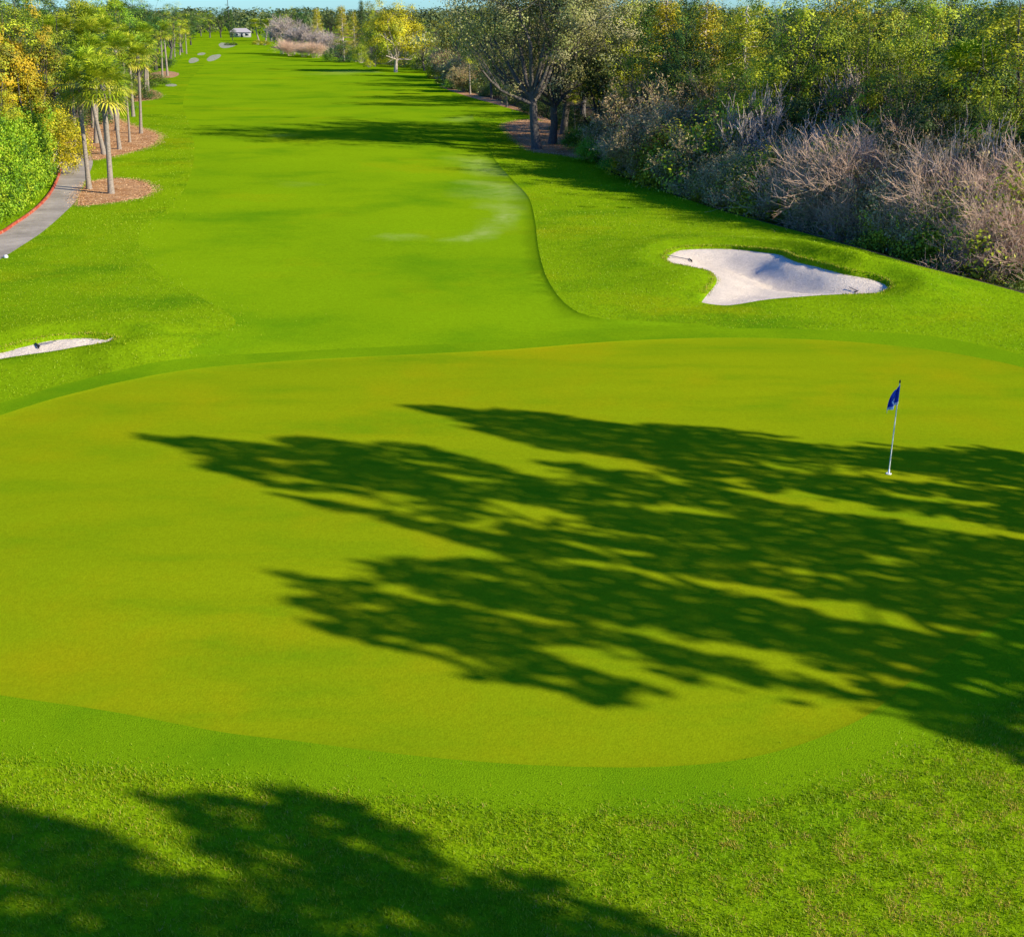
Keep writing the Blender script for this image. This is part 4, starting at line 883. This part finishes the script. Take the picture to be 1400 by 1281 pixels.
# ------------------------------------------------------------------ flagstick on the green
def flagstick():
    x, y = P(1215, 647); z = gz(x, y); root = empty('golf_flag', (x, y, z)); tag(root, 'blue golf flag hanging from its white pole in the hole on the green', 'golf flag')
    white = plain('painted_pole_white', (.72, .72, .60), .4); T = Tubes(); T.add([(0, 0, -.05), (0, 0, .7), (0, 0, 2.13)], [.014, .012, .011], 10); put('pole', T.mesh('pole', white), root)
    T = Tubes(); T.add([(0, 0, -.02), (0, 0, .012)], [.062, .062], 20); T.add([(0, 0, .012), (0, 0, .014)], [.062, .045], 20); T.add([(0, 0, .014), (0, 0, -.03)], [.045, .045], 20); put('cup_rim', T.mesh('cup_rim', plain('cup_white', (.75, .75, .75), .4)), root)
    T = Tubes(); T.add([(0, 0, .0), (0, 0, .09), (0, 0, .11)], [.02, .02, .013], 10); put('ferrule', T.mesh('ferrule', plain('cup_white', (.75, .75, .75), .4)), root)
    T = Tubes(); T.add([(0, 0, 2.10), (0, 0, 2.15), (0, 0, 2.17)], [.017, .018, .006], 10); put('top_cap', T.mesh('top_cap', plain('cap_black', (.01, .01, .012), .4)), root)
    # limp cloth: hangs down from the hoist in folds, spreading to the left towards its lower hem
    nu, nv = 26, 22; V = []; 
    for i in range(nu + 1):
        u = i / nu
        for j in range(nv + 1):
            v = j / nv; drop = .03 + v * .42 + .10 * u * (1 - .5 * v) + .14 * u * v; w = (.05 + .30 * v ** .8 * (1 - .35 * v)) * u
            fold = .055 * math.sin(u * 11 + v * 2.2) * (.3 + v) * (u > 0) * min(1, u * 3)
            V.append((-w + .015 - .04 * (1 - v) * u, -.012 - fold - .03 * u, 2.09 - drop * 1.02))
    Fc = [[i*(nv+1)+j, (i+1)*(nv+1)+j, (i+1)*(nv+1)+j+1, i*(nv+1)+j+1] for i in range(nu) for j in range(nv)]
    m, t_ = nt('flag_cloth'); finish(m, t_, ramp(t_, noise(t_, 4), [(0.3, (.01, .025, .30)), (0.7, (.03, .08, .50))]), .6, spec=.3)
    fl = put('flag', fast_mesh('flag', V, Fc, m, smooth=True), root); so = fl.modifiers.new('t', 'SOLIDIFY'); so.thickness = .004
    mw = plain('flag_white_print', (.72, .76, .82), .6); V = np.array(V).reshape(nu + 1, nv + 1, 3)
    sel = [(i, j) for i in range(nu) for j in range(nv) if (nv-3 <= j) or ((i - 13)**2 / 18 + (j - 13)**2 / 8 < 1 and not (i - 13)**2 / 6 + (j - 13)**2 / 2 < 1)]
    Vm, Fm = [], []
    for i, j in sel:
        for off, fl_ in ((-.006, 1),):
            q = [V[i, j], V[i+1, j], V[i+1, j+1], V[i, j+1]]; b = len(Vm); Vm += [(a[0], a[1] + off, a[2]) for a in q]; Fm.append([b, b+1, b+2, b+3])
    put('emblem', fast_mesh('emblem', Vm, Fm, mw), fl)
flagstick()

# ------------------------------------------------------------------ bunker rakes and small things
def hit(px, py):                                 # where the line of sight meets the real ground
    zs = np.linspace(.9, -.9, 37); q = np.array([P(px, py, z) for z in zs]); h = height(q); i = int(np.argmax(h >= zs)); return tuple(q[i])
def rake(px, py, px2, py2, label, zoff=0.0):
    x, y = hit(px, py); x2, y2 = hit(px2, py2); L = math.hypot(x2 - x, y2 - y); a = math.atan2(y2 - y, x2 - x)
    zh = gz(x, y) + .03 + zoff; zt = gz(x2, y2) + .05 + zoff; root = empty('bunker_rake', (x, y, zh), a); tag(root, label, 'rake', 'rakes left in the bunkers')
    T = Tubes(); T.add([(0, 0, .03), (L * .5, 0, .03 + (zt - zh) * .5), (L, 0, .03 + zt - zh)], [.016, .015, .014], 8); put('handle', T.mesh('handle', plain('rake_handle_grey', (.10, .10, .11), .5)), root)
    T = Tubes(); T.add([(0, -.22, .03), (0, .22, .03)], [.022, .022], 6)
    for k in range(11): yy = -.2 + k * .04; T.add([(0, yy, .03), (-.02, yy, -.06)], [.009, .006], 5)
    put('head', T.mesh('head', plain('rake_head_dark', (.02, .02, .025), .5)), root)
rake(944, 358, 912, 354, 'dark rake lying near the left tip of the right bunker')
rake(1172, 401, 1160, 399, 'dark rake lying at the front edge of the right bunker')
rake(52, 477, 77, 471, 'dark rake lying across the sand of the left bunker')
x, y = P(8, 352); bm_ = Tubes(); bm_.add([(0, 0, -.03), (0, 0, .06), (0, 0, .11), (0, 0, .13)], [.09, .10, .07, .02], 9)
tag(put('marker_stone', bm_.mesh('marker_stone', plain('white_painted_stone', (.5, .5, .48), .7)), loc=(x, y, gz(x, y))), 'small white marker stone at the near edge of the cart path', 'stone')
# ------------------------------------------------------------------ white house far away
def house():
    x, y = P(327, 51.5); root = empty('white_house', (x, y, gz(x, y)), R(8)); tag(root, 'low white house with pale roof far beyond the fairway', 'house')
    import bmesh
    def box(name, mat, x0, x1, y0, y1, z0, z1, par=root):
        V = [(a, b, c) for c in (z0, z1) for (a, b) in ((x0, y0), (x1, y0), (x1, y1), (x0, y1))]
        return put(name, fast_mesh(name, V, [[0,3,2,1],[4,5,6,7],[0,1,5,4],[1,2,6,5],[2,3,7,6],[3,0,4,7]], mat), par)
    wall = plain('stucco_white', (.30, .30, .28), .8); roofm = plain('pale_roof', (.36, .33, .32), .7); dk = plain('dark_glass', (.02, .03, .04), .2); fr = plain('white_trim', (.7, .7, .7), .5)
    root.scale = (.5, .6, .72)
    box('wall', wall, -8, 10, 0, 9, 0, 2.9)
    V = [(-8.8, -.8, 2.9), (10.8, -.8, 2.9), (10.8, 9.8, 2.9), (-8.8, 9.8, 2.9), (-4.5, 4.5, 5.3), (6.5, 4.5, 5.3)]
    m = bpy.data.meshes.new('roof'); m.from_pydata(V, [], [(0, 1, 5, 4), (2, 3, 4, 5), (1, 2, 5), (3, 0, 4), (3, 2, 1, 0)]); m.materials.append(roofm); put('roof', m, root)
    for a, b in ((-6.5, -4.5), (-2.5, -.5), (5.5, 8.5)): w = box('window', fr, a - .1, b + .1, -.06, -.002, .9, 2.3); box('pane', dk, a, b, -.09, -.062, 1.0, 2.2, w)
    box('door', dk, 1.5, 3.6, -.05, -.003, 0.02, 2.2)
house()
def pole():
    x, y = P(315, 52); T = Tubes(); T.add([(0, 0, 0), (0, 0, 8), (0, 0, 17)], [.2, .16, .12], 8); r = empty('tall_pole', (x, y, gz(x, y))); tag(r, 'thin dark pole rising above the far trees near the white house', 'pole'); put('mast', T.mesh('mast', M['bark_dark']), r)
    T = Tubes(); T.add([(0, 0, 16.4), (0, 0, 17.0), (0, 0, 18.2), (0, 0, 18.6)], [.3, 1.0, 1.0, .4], 10); put('top_box', T.mesh('top_box', M['bark_dark']), r)
pole()

# ------------------------------------------------------------------ trees standing right of the drone: their shadows cross the green
TA = 1 / math.tan(SUN_EL); NV = np.array([-SH[1], SH[0]]); NV = NV if NV[1] > 0 else -NV
D1 = [(560,555),(660,557),(740,562),(800,573),(880,575),(950,580),(1010,585),(1080,600),(1150,608),(1240,612),(1300,608),(1360,612),(1450,640),(1600,700),(1700,900),(1600,1090),(1480,1070),(1400,1062),(1330,1010),(1250,982),(1180,965),(1120,968),(1050,950),(990,945),(940,930),(900,912),(850,890),(810,872),(780,880),(800,905),(850,950),(865,965),(800,962),(760,945),(700,935),(655,930),(640,912),(560,890),(500,880),(450,852),(420,832),(378,822),(420,815),(450,815),(400,800),(368,778),(430,788),(480,800),(540,800),(495,768),(560,775),(600,768),(660,778),(690,760),(640,742),(560,722),(500,705),(400,690),(470,688),(540,700),(510,680),(430,675),(370,662),(300,640),(250,615),(185,595),(260,598),(330,603),(385,608),(350,596),(400,595),(470,602),(560,605),(610,618),(700,642),(760,655),(740,630),(770,620),(730,608),(690,598),(640,585)]
G1 = [(750,618,885,640,9),(750,648,830,663,8),(890,650,955,660,6),(1000,655,1060,670,6),(1060,678,1225,705,13),(1200,700,1400,734,11),(1250,680,1400,697,8),(880,690,1010,710,10),(735,700,800,722,13),(760,738,900,765,6),(740,766,960,790,9),(930,790,1060,812,10),(1060,815,1260,852,12),(1000,765,1130,785,4),(1150,780,1280,798,5),(1190,765,1230,772,4),(845,855,1000,890,10),(1000,890,1120,920,13),(1120,920,1215,945,13),(391,635,447,637,5),(530,624,568,633,5),(614,651,684,663,5),(531,688,628,693,10),(655,684,776,702,8),(614,716,753,723,7),(545,800,684,837,7),(684,837,800,858,6),(510,830,575,842,6),(725,920,800,944,5),(740,885,810,897,11),(1295,927,1360,940,10),(400,658,450,662,4),(1120,640,1300,662,5),(960,625,1080,640,4)]
D2 = [(-100,1085),(0,1093),(60,1110),(120,1125),(190,1168),(240,1160),(215,1120),(160,1088),(120,1062),(200,1082),(290,1074),(350,1078),(430,1085),(500,1105),(560,1120),(620,1155),(690,1200),(750,1240),(800,1258),(835,1222),(880,1240),(930,1268),(1000,1290),(1100,1400),(1000,1500),(-200,1500),(-300,1200)]
G2 = [(440,1143,520,1165,14),(540,1150,690,1225,9),(480,1230,575,1278,16),(270,1145,350,1160,7),(50,1262,170,1270,9),(10,1150,60,1165,5),(370,1100,430,1115,5),(620,1240,700,1290,10),(230,1200,330,1215,6),(350,1190,420,1200,5)]
def shadow_points(poly, gaps, step, seed, feather=1.0):
    rng = np.random.default_rng(seed); poly = catmull(poly, n=4); g = np.array([P(*p) for p in poly])
    X, Y = np.meshgrid(np.arange(g[:, 0].min(), g[:, 0].max(), step), np.arange(g[:, 1].min(), g[:, 1].max(), step)); q = np.stack([X.ravel(), Y.ravel()], 1) + rng.uniform(-.5, .5, (X.size, 2)) * step
    al0, pe0 = q @ SH, q @ NV                     # twigs and leaves draw out along the light: feathered, streaky edges
    sh = (vnoise(al0 * .22, pe0 * 3.0, seed + 11) - .5) * 2.3 * feather + (vnoise(al0 * .8, pe0 * 7.5, seed + 12) - .5) * 1.2 * feather + rng.normal(0, .12, len(q))
    out = q; q = q + SH[None] * sh[:, None]
    k = inside(q, g); q, out = q[k], out[k]
    dep = q[:, 1] * CP + CAM_H * SP; px = 700 + F * q[:, 0] / dep; py = 640.5 + F * (CAM_H * CP - q[:, 1] * SP) / dep
    keep = np.ones(len(q), bool)
    for a, b, c, d, w in gaps:
        ab = np.array([c - a, d - b], float); t = np.clip(((px - a) * ab[0] + (py - b) * ab[1]) / (ab @ ab), 0, 1)
        dd = np.hypot(px - a - t * ab[0], py - b - t * ab[1]); keep &= dd > w * (.25 + 1.3 * vnoise(q @ SH * .5, q @ NV * 4.5, seed + 20)) * (1 - .75 * (2 * t - 1) ** 2) + rng.normal(0, 2.0, len(q))
    # thin, streaky breaks like the gaps between leafy twigs
    q = out; al = q @ SH; pe = q @ NV; st = vnoise(al * .26, pe * 3.2, seed) * .65 + vnoise(al * .6, pe * 9, seed + 3) * .35
    dq = q[:, 1] * CP + CAM_H * SP; pxq = 700 + F * q[:, 0] / dq; solid = (pxq > 1250) & (q[:, 1] < 20.5) & (q[:, 1] > 13.5)
    keep &= (rng.random(len(q)) < .10 + .90 * sm(.14, .32, st)) | solid
    return q[keep]
def shade_tree(q, base, H, name, label, seed, mat='f_green'):
    rng = np.random.default_rng(seed); b = np.array(base); al = (q - b) @ SH; pe = (q - b) @ NV
    a0, a1 = np.percentile(al, 1), np.percentile(al, 99)
    z = H * (.5 + .42 * np.clip((al - a0) / (a1 - a0), 0, 1)) + .9 * (vnoise(al * .8, pe * .8, seed) - .5) * 2 + rng.normal(0, .3, len(q))
    src = q - SH[None] * (z * TA)[:, None]; C = np.column_stack([src, z]); n = len(C)
    root = empty(name, (b[0], b[1], 0)); tag(root, label, 'tree', 'shade trees standing right of the green, outside the photo')
    o = np.array([b[0], b[1], 0]); C = C - o
    Nn = rng.normal(0, .6, (n, 3)) + [0, 0, .5]; To = np.clip(.2 + .6 * vnoise(C[:, 0] * .9, C[:, 1] * .9, 4) + rng.normal(0, .12, n), 0, 1)
    put('crown', crown_mesh('crown', rng, C, rng.uniform(.7, 1.3, n) * .22, Nn, To, M[mat], .7), root)
    T = Tubes(); fork = np.array([0, 0, H * .42]); T.add([(0, 0, -.3), (.05, 0, H * .12), (-.04, .05, H * .28), fork], [.42, .33, .3, .27], 10)
    idx = rng.choice(n, 16, replace=False)
    for i in idx[:5]:
        e = C[i]; m1 = fork + (e - fork) * .4 + [0, 0, .6]; m2 = fork + (e - fork) * .75 + [0, 0, .5]; T.add([fork, m1, m2, e], [.10, .07, .04, .015], 6)
    put('trunk', T.mesh('trunk', M['bark_oak']), root)
qa = shadow_points(D1, G1, .088, 5); pa = (qa - np.array([20, 8.8])) @ NV
cut = 7.0
shade_tree(qa[pa <= cut], (20, 8.8), 14.5, 'oak_tree', 'large oak just outside the right border whose crown shades the middle of the green', 41)
shade_tree(qa[pa > cut], (28, 18), 13.5, 'oak_tree', 'oak outside the right border whose crown shades the ground around the flag', 42)
qb = shadow_points(D2, G2, .075, 7, 1.0)
shade_tree(qb, (17, 1.5), 13, 'oak_tree', 'oak right of the camera whose crown shades the lower left corner of the rough', 43)

# ------------------------------------------------------------------ say which one where several share a description
def settle_labels():
    bpy.context.view_layer.update(); by = {}
    for o in scene.objects:
        if o.parent is None and 'label' in o: by.setdefault(o['label'], []).append(o)
    for lab, os_ in by.items():
        if len(os_) < 2: continue
        os_.sort(key=lambda o: o.location.x / (o.location.y * CP + 3)); n = len(os_)
        names = {2: ['left one', 'right one'], 3: ['left one', 'middle one', 'right one'], 4: ['leftmost', 'second from left', 'third from left', 'rightmost']}.get(n)
        if names is None: names = ['leftmost', 'second from left', 'third from left'] + ['in the middle'] * (n - 5) + ['second from right', 'rightmost']
        for o, t in zip(os_, names): o['label'] = lab + ', ' + t
settle_labels()
